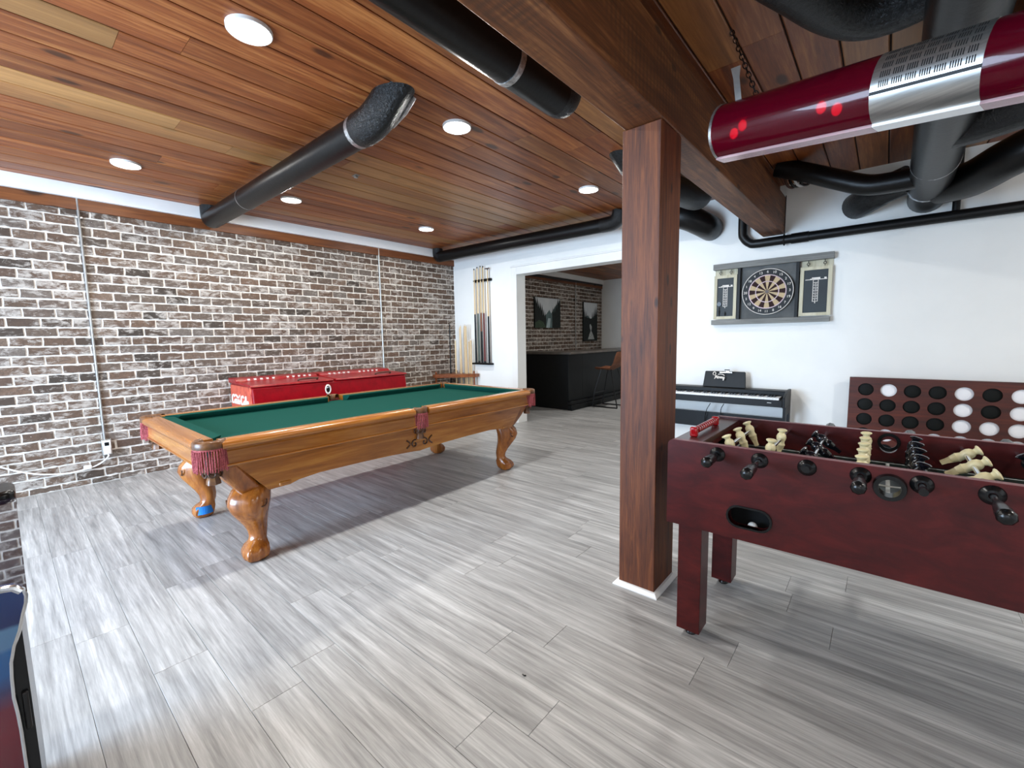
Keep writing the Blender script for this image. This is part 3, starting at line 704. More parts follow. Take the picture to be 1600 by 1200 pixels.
# ------------------------------------------------------------------ red cooler
ck = thing('chest_cooler', 'long vintage red chest cooler against brick wall behind pool table', 'cooler', (-5.27, 2.65, 0))
ya, yb, xf, xk = 1.66, 3.58, -4.965, -5.60
MB().prism([(xk, .02), (xf-.005, .02), (xf+.03, .60), (xf, .835), (xk, .865)], 'y', ya+.006, yb).build('body', 'cooler_red', ck, bevel=.018, seg=3)
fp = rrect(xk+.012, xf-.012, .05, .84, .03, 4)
MB().prism(fp, 'y', ya, ya+.012).build('end_panel', 'cooler_faded_sheen', ck, bevel=.003)
B(xk+.03, xf-.05, ya+.05, yb-.05, 0, .02).build('base', 'black_satin', ck)
for i, (a, b) in enumerate(((ya-.012, 2.55), (2.58, yb+.012))):
    prof = [(xk, .862), (xf+.012, .838), (xf+.014, .848), (xf+.0, .860), (xk+.24, .878), (xk+.215, .906), (xk, .914)]
    ld = MB().prism(prof, 'y', a, b).build('lid', 'cooler_lid', ck, bevel=.006, seg=2)
    ym = (a+b)/2+.18
    MB().tube(smooth_path([(xf-.07, ym-.11, .868), (xf-.045, ym-.09, .885), (xf-.045, ym+.09, .885), (xf-.07, ym+.11, .868)], 5), .011, 8).build('handle', 'rust_brown', ld)
    mk = MB()
    for k in range(11):
        if k in (5,): continue
        yy = a+.12+k*.065+(.03 if k > 5 else 0)
        mk.box(xk+.20, xk+.234, yy, yy+.024, .886, .904)
    mk.build('lettering', 'letter_white', ld, kind='stuff')
op = MB().lathe([(.030, 0), (.044, 0), (.047, .006), (.042, .012), (.032, .012), (.030, 0)], 20, (0, 0, 0), 'x').xf(Matrix.Translation((xf+.014, 2.47, .745)) @ Matrix.Diagonal((1, .8, 1.25, 1)))
op.build('opener_ring', 'letter_white', ck)
MB().lathe([(.0, 0), (.030, 0), (.030, .004), (.0, .004)], 18, (0, 0, 0), 'x').xf(Matrix.Translation((xf+.014, 2.47, .745)) @ Matrix.Diagonal((1, .8, 1.25, 1))).build('opener_cup', 'black_metal', ck)
MB().tube(smooth_path([(xf+.02, 2.455, .76), (xf+.032, 2.47, .772), (xf+.02, 2.485, .76)], 4), .004, 6).build('opener_hook', 'chrome', ck)
# white script on the salmon end, drawn as raised strokes
def script(strokes, ox, oz, sc):
    mb = MB()
    for st in strokes: mb.tube(smooth_path([(ox+u*sc, ya-.0015, oz+v*sc) for u, v in st], 6), .0095, 6)
    return mb
S_C = [(.9, .78), (.80, .98), (.55, 1.0), (.25, .8), (.12, .4), (.22, .08), (.5, 0), (.8, .15), (.95, .32)]
S_o = [(1.25, .48), (1.08, .42), (1.02, .2), (1.15, .02), (1.35, .08), (1.4, .3), (1.28, .48), (1.5, .42)]
S_c = [(1.86, .40), (1.72, .48), (1.58, .28), (1.66, .03), (1.9, .06), (2.02, .2)]
S_a = [(2.4, .42), (2.2, .46), (2.06, .22), (2.16, .02), (2.34, .16), (2.42, .44), (2.42, .1), (2.56, .04), (2.66, .16)]
shift = lambda s_, dx: [(u+dx, v) for u, v in s_]
S_l = [(0, .05), (.12, .3), (.24, .85), (.16, 1.0), (.06, .8), (.08, .2), (.2, .02), (.36, .18)]
tail = [(.9, .78), (1.3, 1.02), (1.75, .92), (2.1, .72), (2.5, .85), (2.8, 1.05)]
dash = [(2.74, .32), (2.98, .34)]
cola = [shift(S_C, 3.0), shift([(u-0, v) for u, v in S_o], 3.0), shift(S_l, 4.5), shift(S_a, 2.85)]
script([S_C, S_o, S_c, S_a, tail, dash]+cola, xk+.045, .64, .092).build('script_lettering', 'letter_white', ck)

# ------------------------------------------------------------------ cues and racks
rk = thing('cue_wall_rack', 'black wall rack holding cues beside the doorway', 'cue rack', (-4.95, YW-.03, .88))
B(-5.17, -4.74, YW-.075, YW-.001, .885, .915).build('tray', 'black_satin', rk, bevel=.01)
tb = B(-5.12, -4.74, YW-.045, YW-.001, 2.205, 2.245).build('clip_bar', 'black_satin', rk, bevel=.008)
cue_x = [-5.085, -5.015, -4.945, -4.885, -4.79]
for x in cue_x:
    MB().tube([(x+.016*math.cos(a_), YW-.055+.016*math.sin(a_), 2.225) for a_ in [PI*.2+i*PI*1.6/8-PI*.0 for i in range(9)]], .006, 6).build('clip', 'black_satin', tb)
def cue(x, y, z0, z1, label, parts, group, lean=(0, 0), rb=.0175, rt=.009):
    o = thing('pool_cue', label, 'pool cue', (x, y, z0), group)
    for a, b, nm, mt in parts:
        ra, rb_ = rb+(rt-rb)*a, rb+(rt-rb)*b; za, zb = z0+(z1-z0)*a, z0+(z1-z0)*b
        MB().tube([(x+lean[0]*a, y+lean[1]*a, za), (x+lean[0]*b, y+lean[1]*b, zb)], [ra, rb_], 10).build(nm, mt, o)
    return o
g = 'cues in the black wall rack'; yq = YW-.055
def std(h1, m1, h2, m2): return [(0, .02, 'bumper', 'black_plastic'), (.02, h1, 'butt', m1), (h1, h2, 'handle', m2), (h2, .985, 'shaft', 'maple'), (.985, 1, 'tip', 'cue_black')]
cue(cue_x[0], yq, .915, 2.42, 'pool cue with all black butt, leftmost in the wall rack', std(.2, 'cue_black', .52, 'cue_black'), g)
cue(cue_x[1], yq, .915, 2.44, 'pool cue with grey green wrap, second in the wall rack', std(.27, 'cue_wrap', .52, 'cue_wrap'), g)
cue(cue_x[2], yq, .915, 2.45, 'pool cue with brown forearm and black butt in wall rack', std(.33, 'cue_black', .52, 'cue_brown'), g)
cue(cue_x[3], yq, .915, 2.44, 'pool cue with dark red forearm, fourth in the wall rack', std(.33, 'cue_red', .52, 'cue_red'), g)
br = cue(cue_x[4], yq, .915, 2.39, 'bridge stick with black butt and brass head in wall rack', std(.2, 'cue_black', .50, 'cue_black'), g)
B(cue_x[4]-.055, cue_x[4]+.04, yq-.006, yq+.006, 2.385, 2.40).build('bridge_head', 'rust_brown', br, bevel=.003)
fr_ = thing('corner_cue_rack', 'brown wooden corner floor rack standing where brick and white walls meet', 'cue rack', (-5.36, 4.86, 0))
tri = lambda z0, z1, s_: MB().prism([(-5.57, 5.07), (-5.57, 5.07-.50*s_), (-5.50, 5.07-.52*s_), (-5.34, 5.07-.40*s_), (-5.20, 5.07-.24*s_), (-5.07+.0, 5.0+.07*(1-s_)), (-5.08, 5.07)], 'z', z0, z1)
SH = ((-5.44, 4.94, 1.30), (-5.39, 5.00, 1.50), (-5.34, 4.97, 1.53), (-5.285, 5.01, 1.54), (-5.23, 4.99, 1.53), (-5.225, 5.045, 1.28), (-5.17, 5.035, 1.30))
plate([(-5.59, 5.09), (-5.59, 4.56), (-5.50, 4.53), (-5.34, 4.66), (-5.20, 4.82), (-5.04, 5.0), (-5.05, 5.09)], [circle(x, y, .018, 12) for x, y, h in SH]+[circle(-5.49, 4.865, .016, 12)], 'z', .685, .735).build('shelf', 'rack_wood', fr_, smooth=20); tri(.05, .08, 1).build('shelf', 'rack_wood', fr_, bevel=.006)
for x, y in ((-5.535, 4.585), (-5.11, 5.03), (-5.54, 5.04)):
    MB().lathe([(.016, 0), (.022, .02), (.022, .05), (.014, .10), (.018, .2), (.013, .38), (.018, .56), (.014, .64), (.022, .69), (.022, .73), (.012, .745), (.018, .765), (.004, .785)], 12, (x, y, 0)).build('spindle', 'rack_wood', fr_)
for i, (x, y, h) in enumerate(((-5.44, 4.94, 1.30), (-5.39, 5.00, 1.50), (-5.34, 4.97, 1.53), (-5.285, 5.01, 1.54), (-5.23, 4.99, 1.53), (-5.225, 5.045, 1.28), (-5.17, 5.035, 1.30))):
    names = ('short maple cue shaft nearest the brick in corner rack', 'tall maple cue shaft, first of the four tall ones in corner rack', 'tall maple cue shaft, second of the four tall ones in corner rack', 'tall maple cue shaft, third of the four tall ones in corner rack', 'tall maple cue shaft, rightmost of the four tall ones in corner rack', 'short maple cue shaft between tall ones and wall rack', 'short maple cue shaft at right end of the corner rack')
    o = thing('cue_shaft', names[i], 'pool cue', (x, y, .08), 'maple shafts in the corner rack')
    MB().tube([(x, y, .08), (x, y, h-.02)], [.0162, .0125], 10).build('shaft', 'maple', o); MB().tube([(x, y, h-.02), (x, y, h)], .0125, 8).build('ferrule', 'letter_white', o)
o = thing('cue_stick', 'slim black stick standing in the corner rack against brick', 'pool cue', (-5.49, 4.86, .08))
MB().tube([(-5.49, 4.86, .08), (-5.49, 4.87, 1.52)], [.013, .008], 10).build('shaft', 'cue_black', o)
MB().tube([(-5.49, 4.87, 1.52), (-5.49, 4.87, 1.545)], .009, 8).build('tip', 'black_plastic', o)

# ------------------------------------------------------------------ foosball table
FX, FY0, FY1, FZ = .036, 1.785, 2.462, .835
ft = thing('foosball_table', 'dark red mahogany foosball table at the right foreground', 'foosball table', (FX, 2.12, 0))
x0, x1 = FX-.706, FX+.706
ol = rrect(x0, x1, .512, .871, .022, 4, (1, 1, 0, 0))
rods_x = [FX+(i-3.5)*.146 for i in range(8)]
st = []
for cx_, a in ((-.286-.037+FX-.036, -PI/2), (-.429+.037+FX-.036, PI/2)):
    st += [(cx_+.037*math.cos(a+PI*i/8), .605+.037*math.sin(a+PI*i/8)) for i in range(9)]
holes = [circle(FX, .812, .033, 24)]
nearp = plate(ol, holes+[st], 'y', FY0, FY0+.026).build('near_side', 'foos_mahogany', ft, smooth=30)
plate(ol, [circle(FX, .812, .03, 20)], 'y', FY1-.026, FY1).build('far_side', 'foos_mahogany', ft, smooth=30)
for ya_, yb_ in ((FY0, FY0+.026), (FY1-.026, FY1)):
    B(x0+.02, x1-.02, ya_, yb_, .8711, .8722).build('edge_band', 'foos_edge', ft)
for s in (-1, 1):
    xo = FX+s*.700; xi = FX+s*.585
    B(min(xo, xi), max(xo, xi), FY0+.026, FY1-.026, .838, .862).build('end_ledge', 'foos_ledge', ft, bevel=.002)
    B(xo-s*.02, xo, FY0+.026, FY1-.026, .52, .838).build('end_panel', 'foos_mahogany', ft)
    ip = plate([(FY0+.026, .74), (FY1-.026, .74), (FY1-.026, .838), (FY0+.026, .838)], [rrect(2.03, 2.22, .752, .82, .01, 2)], 'x', xi-s*.001, xi+s*.014).build('goal_wall', 'foos_mahogany', ft, smooth=0)
    B(min(xi, xi+s*.09), max(xi, xi+s*.09), 2.02, 2.23, .69, .70).build('goal_tray', 'pocket_dark', ft)
pf = B(FX-.60, FX+.60, FY0+.026, FY1-.026, .728, .744).build('playfield', 'foos_field', ft)
ln = MB(); zl = .7445; yc = (FY0+FY1)/2
def line(a, b, c, d): ln.box(a, b, c, d, .744, zl)
line(FX-.006, FX+.006, FY0+.05, FY1-.05); line(FX-.57, FX+.57, FY0+.05, FY0+.056); line(FX-.57, FX+.57, FY1-.056, FY1-.05)
for s in (-1, 1):
    line(FX+s*.57-.004, FX+s*.57+.004, FY0+.05, FY1-.05); line(FX+s*.40-.004, FX+s*.40+.004, yc-.19, yc+.19)
    for e in (-1, 1): line(*sorted((FX+s*.40, FX+s*.57)), yc+e*.19-.004, yc+e*.19+.004)
ln.build('field_lines', 'foos_line', pf, smooth=0)
MB().tube([(FX+.09*math.cos(i*PI/16), yc+.09*math.sin(i*PI/16), .7445) for i in range(33)], .004, 4, False).build('field_lines', 'foos_line', pf)
B(x0+.02, x1-.02, FY0+.026, FY1-.026, .52, .535).build('bottom_board', 'foos_mahogany', ft)
for sx in (-1, 1):
    for ya_ in (1.818, 2.325):
        xa = x0+.04 if sx < 0 else x1-.04-.095
        lg = B(xa, xa+.095, ya_, ya_+.102, .032, .70).build('leg', 'foos_mahogany', ft, bevel=.002)
        MB().lathe([(.022, 0), (.024, .006), (.020, .014), (.012, .018), (.012, .033)], 16, (xa+.047, ya_+.05, 0)).build('leveler', 'black_plastic', lg)
# ball return and ball entry
rim = plate([(FX-.0+u-FX, v) for u, v in [((p[0]-(-.3575+FX-.036))*1.10+(-.3575+FX-.036), (p[1]-.605)*1.18+.605) for p in st]], [st], 'y', FY0-.006, FY0+.02).build('return_rim', 'black_plastic', nearp)
rc = -.3575+FX-.036
B(rc-.08, rc+.08, FY0+.027, FY0+.10, .535, .54).build('return_cup', 'pocket_dark', nearp); B(rc-.08, rc+.08, FY0+.098, FY0+.103, .54, .66).build('return_cup', 'pocket_dark', nearp)
B(rc-.083, rc-.08, FY0+.027, FY0+.10, .54, .66).build('return_cup', 'pocket_dark', nearp); B(rc+.08, rc+.083, FY0+.027, FY0+.10, .54, .66).build('return_cup', 'pocket_dark', nearp); B(rc-.08, rc+.08, FY0+.027, FY0+.10, .66, .665).build('return_cup', 'pocket_dark', nearp)
ent = MB().lathe([(.028, -.020), (.040, -.020), (.043, -.008), (.043, 0), (.030, .0), (.030, .03), (.028, .03), (.028, -.02)], 28, (FX, FY0, .812), 'y').build('ball_entry', 'black_plastic', nearp)
MB().lathe([(.026, -.003), (.038, -.003), (.038, .0), (.026, .0), (.026, -.003)], 24, (FX, FY1-.026, .83), 'y').build('ball_entry', 'black_plastic', ft)
bl = MB().lathe([(max(.0005, .0175*math.sin(PI*i/10)), -.0175*math.cos(PI*i/10)) for i in range(11)], 16, (rc+.005, FY0+.05, .5575)).build('foosball', 'ball_white', smooth=180)
tag(bl, 'small white ball lying in the return slot of foosball table', 'ball')
# figures
fig = MB().lathe([(.0105, -.048), (.0135, -.046), (.0165, -.030), (.0185, -.027), (.0165, -.022), (.0145, -.012), (.0175, -.004), (.0195, .008), (.017, .018), (.0105, .026), (.0125, .032), (.019, .037), (.0195, .041), (.014, .044), (.004, .0455)], 18)
foot = [[(a_*.010, b_*.011, -.046) for a_, b_ in ((-1, -1), (1, -1), (1, 1), (-1, 1))], [(a_*.0075, b_*.0115, -.060) for a_, b_ in ((-1, -1), (1, -1), (1, 1), (-1, 1))], [(a_*.0065, b_*.012, -.078) for a_, b_ in ((-1, -1), (1, -1), (1, 1), (-1, 1))]]
fig.rings(list(reversed(foot)))
FIG = {k: mesh_of('player_figure', fig.v, fig.f, 'figure_'+k, 40) for k in ('cream', 'black')}
hd = MB().lathe([(.010, 0), (.013, .004), (.0135, .012), (.0165, .03), (.019, .06), (.019, .085), (.021, .10), (.0205, .112), (.014, .120), (.004, .122)], 8, axis='y')
hd_me = mesh_of('handle', hd.v, hd.f, 'black_plastic', 50)
hd2_me = mesh_of('handle', [Vector((p.x, -p.y, p.z)) for p in hd.v], [list(reversed(f)) for f in hd.f], 'black_plastic', 50)
bs = MB().lathe([(.010, -.012), (.017, -.012), (.026, -.004), (.029, 0), (.029, .003), (.010, .003), (.010, -.012)], 20, axis='y'); bs_me = mesh_of('bearing', bs.v, bs.f, 'black_plastic', 40)
bs2_me = mesh_of('bearing', [Vector((p.x, -p.y, p.z)) for p in bs.v], [list(reversed(f)) for f in bs.f], 'black_plastic', 40)
#        colour, men, tilt, near?, how far the rod is pulled out, sideways shift of the men
spec = [('cream', 3, .42, 1, .0, .03), ('cream', 2, -.08, 1, .06, -.02), ('black', 3, .95, 0, .035, .0), ('cream', 5, .05, 1, .01, .0), ('black', 5, -.20, 0, .04, .0), ('cream', 3, -1.0, 1, .055, .02), ('black', 2, .5, 0, .03, .0), ('black', 3, .2, 0, .03, .0)]
for x, (k, n, tilt, near, out, sh) in zip(rods_x, spec):
    ylo, yhi = (FY0-.03-out, FY1+.05-out*.5) if near else (FY0-.05+out*.6 if out < .05 else FY0-.02, FY1+.04+out)
    if not near: ylo = FY0-(.018 if x < FX else .075)
    rod = MB().tube([(x, ylo-(.10 if near else 0), FZ), (x, yhi+(0 if near else .10), FZ)], .0075, 12).build('rod', 'chrome', ft, origin=(x, yc, FZ), smooth=40)
    rod.rotation_euler = (0, -tilt, 0)
    sp_ = .115 if n == 5 else (.18 if n == 3 else .24)
    for j in range(n):
        yy = yc+(j-(n-1)/2)*sp_+sh
        c = bpy.data.objects.new('player_figure', FIG[k]); COL.objects.link(c); c.parent = rod; c.location = (0, yy-yc, 0)
    c = bpy.data.objects.new('handle', hd2_me if near else hd_me); COL.objects.link(c); c.parent = rod; c.location = (0, (ylo if near else yhi)-yc, 0)
    for s_, yy, me_ in ((-1, FY0, bs_me), (1, FY1, bs2_me)):
        c = bpy.data.objects.new('bearing', me_); COL.objects.link(c); c.parent = ft; c.location = Vector((x, yy, FZ))-WL[ft]
    if not near: MB().tube([(x, ylo-.012, FZ), (x, ylo+.015, FZ)], .0115, 12).build('end_cap', 'black_plastic', ft)
# bead score counter on the left ledge
xs = FX-.645; scn = MB().tube([(xs, 1.92, .887), (xs, 2.24, .887)], .004, 8).build('score_counter', 'steel', ft)
for yy in (1.925, 2.235): B(xs-.016, xs+.016, yy-.012, yy+.012, .862, .905).build('counter_post', 'red_plastic', scn, bevel=.007, seg=3)
for i in range(10):
    yy = 1.965+i*.0265
    MB().lathe([(.0045, -.012), (.0135, -.012), (.0155, -.006), (.0155, .006), (.0135, .012), (.0045, .012)], 14, (xs, yy, .887), 'y').build('bead', 'red_plastic', scn)

# ------------------------------------------------------------------ four-in-a-row board
bx0, bx1, by, cw, rh, ox, oz = -.225, .925, 4.985, .1535, .133, -.107, .792
bd = thing('giant_connect_board', 'large dark red wooden four in a row game board against white wall', 'game board', ((bx0+bx1)/2, by+.03, 0))
hl = [circle(ox+c*cw, oz-r_*rh, .055, 26) for c in range(7) for r_ in range(6)]
for ya_ in (by, by+.042):
    plate([(bx0, .05), (bx1, .05), (bx1, .897), (bx0, .897)], hl, 'y', ya_, ya_+.012).build('front_panel' if ya_ == by else 'back_panel', 'stain_red', bd, smooth=30)
for c in range(8):
    xx = ox+(c-.5)*cw; B(xx-.006, xx+.006, by+.012, by+.042, .06, .89).build('divider', 'stain_red', bd)
for xx in (bx0, bx1-.03):
    B(xx-.0, xx+.03, by-.14, YW-.02, .0, .05).build('foot', 'stain_red', bd, bevel=.004)
    B(xx, xx+.03, by+.012, by+.042, .05, .897).build('upright', 'stain_red', bd)
B(bx0, bx1, by+.012, by+.042, .05, .062).build('bottom_rail', 'stain_red', bd)
grid = ['bwbbwbw', 'bbbbwbw', 'bbbbwww', 'bwwwwww', 'wbwbbwb', 'bwbwbbw']
ordn = ('first', 'second', 'third', 'fourth', 'fifth', 'sixth', 'seventh'); rown = ('top', 'second', 'third', 'fourth', 'fifth', 'bottom')
dm = MB().lathe([(.050, -.008), (.060, -.005), (.060, .005), (.050, .008)], 26, axis='y')
dms = {k: mesh_of('disc', dm.v, dm.f, 'disc_'+v, 40) for k, v in (('w', 'white'), ('b', 'black'))}
rmm = MB().lathe([(.036, -.0088), (.040, -.0088), (.040, .0088), (.036, .0088), (.036, -.0088)], 26, axis='y'); rms = {k: mesh_of('ring', rmm.v, rmm.f, 'disc_'+v, 40) for k, v in (('w', 'white'), ('b', 'black'))}
for r_ in range(6):
    for c in range(7):
        k = grid[r_][c]; e = thing('game_disc', '%s game disc in %s row, %s column from left, of the wall game board' % ('white' if k == 'w' else 'black', rown[r_], ordn[c]), 'game disc', (ox+c*cw, by+.027, oz-r_*rh), 'discs in the game board')
        link('disc', dms[k], e, WL[e]); link('ring', rms[k], e, WL[e])

# ------------------------------------------------------------------ digital piano
pi_ = thing('digital_piano', 'black digital piano with stand against the white wall', 'piano', (-1.36, 4.9, 0))
kx0, kx1 = -2.06, -.705; ky = 4.735
B(kx0, kx1, ky, 5.06, .605, .672).build('key_bed', 'black_satin', pi_, bevel=.004)
B(kx0, kx1, ky+.17, 5.06, .672, .742).build('control_panel', 'black_satin', pi_, bevel=.006)
for xx in (kx0-.02, kx1-.0):
    MB().prism([(ky-.005, .60), (5.07, .60), (5.07, .752), (ky+.16, .752), (ky-.005, .70)], 'x', xx, xx+.022).build('cheek', 'black_satin', pi_, bevel=.003)
    sd = plate([(ky+.05, .03), (5.07, .03), (5.07, .60), (ky+.05, .60)], [[(ky+.13, .10), (5.0, .10), (5.0, .52), (ky+.13, .52)]], 'x', xx-.001, xx+.022).build('side_stand', 'black_satin', pi_, smooth=0)
    B(xx-.001, xx+.022, ky-.02, 5.08, 0, .03).build('foot', 'black_satin', pi_)
wk = MB(); nk = 52; kw = (kx1-kx0-.06)/nk
for i in range(nk): wk.box(kx0+.03+i*kw+.0007, kx0+.03+(i+1)*kw-.0007, ky+.006, ky+.168, .672, .692)
wk.build('white_keys', 'white_plastic', pi_, smooth=0, kind='stuff')
bk = MB()
for i in range(nk-1):
    if i % 7 in (1, 4): continue
    xx = kx0+.03+(i+1)*kw; bk.box(xx-kw*.27, xx+kw*.27, ky+.065, ky+.168, .692, .705)
bk.build('black_keys', 'black_plastic', pi_, smooth=0, kind='stuff')
B(kx0, kx1, 5.02, 5.045, .285, .455).build('back_board', 'black_satin', pi_)
MB().prism([(-1.50, .742), (-1.075, .742), (-1.085, .905), (-1.095, .912), (-1.475, .912), (-1.485, .905)], 'y', 0, .01).xf(Matrix.Translation((0, 4.985, .742)) @ Matrix.Rotation(-.16, 4, 'X') @ Matrix.Translation((0, 0, -.742))).build('music_stand', 'black_satin', pi_, bevel=.004)
B(-.83, -.795, ky-.0012, ky, .642, .646).build('badge', 'white_plastic', pi_)
for u, v in (((1110, 630), (1101, 661)), ((1131, 631), (1127, 655))):
    a_ = px(*u, 'y', 4.95); b_ = px(*v, 'y', 5.0)
    MB().tube(smooth_path([a_, a_*.6+b_*.4+Vector((-.02, 0, 0)), b_, b_+Vector((0, .03, -.2))], 5), .004, 6).build('cable', 'black_plastic', pi_)
sg = thing('word_sign', 'small white cursive word ornament leaning on the piano music stand', 'ornament', (-1.30, 4.965, .80))
def strokes(sts, ox_, oz_, sc, r_, y_):
    mb = MB()
    for st_ in sts: mb.tube(smooth_path([(ox_+u*sc, y_+(v*sc)*.14, oz_+v*sc) for u, v in st_], 5), r_, 6)
    return mb
mer = [[(0, -.1), (.15, .1), (.35, .9), (.42, .2), (.7, .95), (.78, .1), (.95, .1)], [(1.0, .35), (1.25, .5), (1.15, .7), (1.0, .4), (1.15, .05), (1.4, .2)], [(1.45, .1), (1.5, .55), (1.75, .5), (1.7, .1), (1.9, .15)], [(1.95, .1), (2.0, .55), (2.25, .5), (2.2, .1), (2.4, .15)], [(2.45, .55), (2.5, .15), (2.7, .2), (2.8, .6), (2.75, -.3), (2.55, -.45), (2.6, -.1), (3.0, .3)]]
strokes(mer, -1.375, .835, .034, .0042, 4.963).build('lettering', 'letter_white', sg)
swash = [[(-.3, 1.0), (-.5, 1.5), (-.2, 2.0), (.2, 1.9), (.3, 1.4), (0, .9)], [(1.0, 1.25), (1.6, 1.4), (2.4, 1.3), (2.9, .95)]]
strokes(swash, -1.375, .835, .034, .0042, 4.963).build('swash', 'letter_white', sg)
B(-1.325, -1.20, 4.958, 4.966, .896, .908).build('plaque', 'steel', sg, bevel=.002); B(-1.262, -1.232, 4.955, 4.967, .908, .925).build('plaque', 'steel', sg, bevel=.002); B(-1.275, -1.225, 4.953, 4.967, .925, .934).build('brim', 'black_satin', sg, bevel=.002)

# ------------------------------------------------------------------ dart cabinet
dx0, dx1, dyy = -1.445, -.395, YW-.001
dc = thing('dart_cabinet', 'grey wooden dartboard cabinet with two chalk score panels on white wall', 'dart cabinet', (-.92, YW-.03, 1.405))
B(dx0, dx1, dyy-.07, dyy, 1.985, 2.045).build('top_rail', 'grey_wood', dc, bevel=.003)
B(dx0-.005, dx1-.01, dyy-.075, dyy, 1.407, 1.457).build('bottom_rail', 'grey_wood', dc, bevel=.003)
B(-1.19, -.69, dyy-.02, dyy, 1.457, 1.985).build('backboard', 'slate_grey', dc)
for xx in (-1.205, -.690): B(xx, xx+.026, dyy-.062, dyy, 1.457, 1.985).build('divider', 'black_satin', dc)
def score(xa, xb, extra):
    za, zb = 1.465, 1.925; w = .030; yf = dyy-.05
    fm = B(xa+w, xb-w, yf+.008, yf+.012, za+w, zb-w).build('chalkboard', 'chalkboard', dc)
    B(xa, xa+w, yf, yf+.02, za, zb).build('frame_strip', 'pale_wood', fm); B(xb-w, xb, yf, yf+.02, za, zb).build('frame_strip', 'pale_wood', fm)
    B(xa+w, xb-w, yf, yf+.02, za, za+w).build('frame_strip', 'pale_wood', fm); B(xa+w, xb-w, yf, yf+.02, zb-w, zb).build('frame_strip', 'pale_wood', fm)
    for xx in (xa+.06, xb-.06):
        MB().tube([(xx+.011*math.cos(i*PI/8), yf+.01, zb+.028+.011*math.sin(i*PI/8)) for i in range(17)], .003, 6, False).tube([(xx, yf+.01, zb), (xx, yf+.01, zb+.018)], .003, 6).tube([(xx, yf+.01, zb+.038), (xx, yf+.01, 1.985)], .003, 6).build('hook', 'black_metal', dc)
    B(xa-.0, xb, dyy-.012, dyy, 1.93, 1.985).build('back_strip', 'pale_wood', dc)
    # printed cricket score column: header bar and number boxes
    xm = (xa+xb)/2; yp = yf+.0075; mk = MB()
    mk.box(xa+w+.012, xb-w-.008, yp, yp+.0006, 1.802, 1.808); mk.box(xm-.032, xm+.034, yp, yp+.0006, 1.808, 1.824); mk.box(xb-w-.03, xb-w-.012, yp, yp+.0006, 1.808, 1.822); mk.box(xm-.045, xm-.02, yp, yp+.0006, 1.808, 1.814)
    for i in range(8):
        z_ = 1.60+i*.0253
        mk.box(xm-.022, xm-.017, yp, yp+.0006, z_, z_+.0253); mk.box(xm+.017, xm+.022, yp, yp+.0006, z_, z_+.0253); mk.box(xm-.022, xm+.022, yp, yp+.0006, z_-.002, z_+.002)
    mk.box(xm-.003, xm+.003, yp, yp+.0006, 1.582, 1.60); mk.box(xm-.022, xm+.022, yp, yp+.0006, 1.80, 1.804)
    mk.build('score_print', 'letter_white', fm, smooth=0)
    for i, s_ in enumerate(('B', '15', '16', '17', '18', '19', '20')):
        text_mesh('score_number', s_, .021, 'letter_white', fm, (xm, yp-.0002, 1.6127+i*.0253), (PI/2, 0, 0), .0003)
score(-1.435, -1.213, True); score(-.655, -.405, False)
for i, (xx, h) in enumerate(((-1.378, .12), (-1.318, .06))):
    dt = thing('dart', ('black dart with wide flight standing in the left score panel', 'small black dart beside the score column of left panel')[i], 'dart', (xx, dyy-.055, 1.497))
    MB().tube([(xx, dyy-.056, 1.497), (xx, dyy-.056, 1.497+h*.5)], [.002, .007], 8).build('barrel', 'black_metal', dt)
    MB().tube([(xx, dyy-.056, 1.497+h*.5), (xx, dyy-.056, 1.497+h*.8)], .003, 8).build('shaft', 'black_plastic', dt)
    if i == 0: MB().lathe([(.003, -.002), (.022, -.002), (.022, .002), (.003, .002)], 16, (xx, dyy-.056, 1.497+h+.01), 'y').build('flight', 'black_plastic', dt)
db = thing('dartboard', 'round dartboard with beige and dark segments in the cabinet', 'dartboard', (-.93, dyy-.022, 1.725))
bxc, bzc, byy = -.930, 1.722, dyy-.058
def disc_y(ra, rb, ya_, yb_, a0=0, a1=2*PI, seg=48):
    mb = MB(); full = abs(a1-a0-2*PI) < 1e-6; n = seg if full else seg+1; rs = []
    for r_, y_ in ((ra, ya_), (rb, ya_), (rb, yb_), (ra, yb_), (ra, ya_)):
        rs.append([(bxc+r_*math.cos(a0+(a1-a0)*j/seg), y_, bzc+r_*math.sin(a0+(a1-a0)*j/seg)) for j in range(n)])
    return mb.rings(rs, not full, not full, full)
disc_y(.001, .226, dyy-.021, byy).build('surround', 'black_satin', db)
disc_y(.2225, .2275, byy-.003, byy, seg=56).build('number_ring', 'letter_white', db)
for col, par in (('sisal_dark', 0), ('sisal_beige', 1)):
    sg_ = MB()
    for i in range(20):
        if i % 2 != par: continue
        a = PI/2-i*PI/10+PI/2; 
        for ra, rb in ((.016, .098), (.106, .160)):
            d_ = disc_y(ra, rb, byy, byy-.0015, a-PI/20, a+PI/20, 4); sg_.add(d_.v, d_.f)
    sg_.build('segments', col, db, smooth=0)
for ra, rb in ((.098, .106), (.160, .169)): disc_y(ra, rb, byy, byy-.0016).build('scoring_ring', 'wire_grey', db)
disc_y(.001, .016, byy, byy-.0025, seg=20).build('bullseye', 'carving_brown', db)
for i, nmb in enumerate((20, 1, 18, 4, 13, 6, 10, 15, 2, 17, 3, 19, 7, 16, 8, 11, 14, 9, 12, 5)):
    a = PI/2-i*PI/10+PI/2
    text_mesh('number', str(nmb), .034, 'letter_white', db, (bxc+.196*math.cos(a), byy-.0015, bzc+.196*math.sin(a)), (PI/2, 0, 0), .0006)

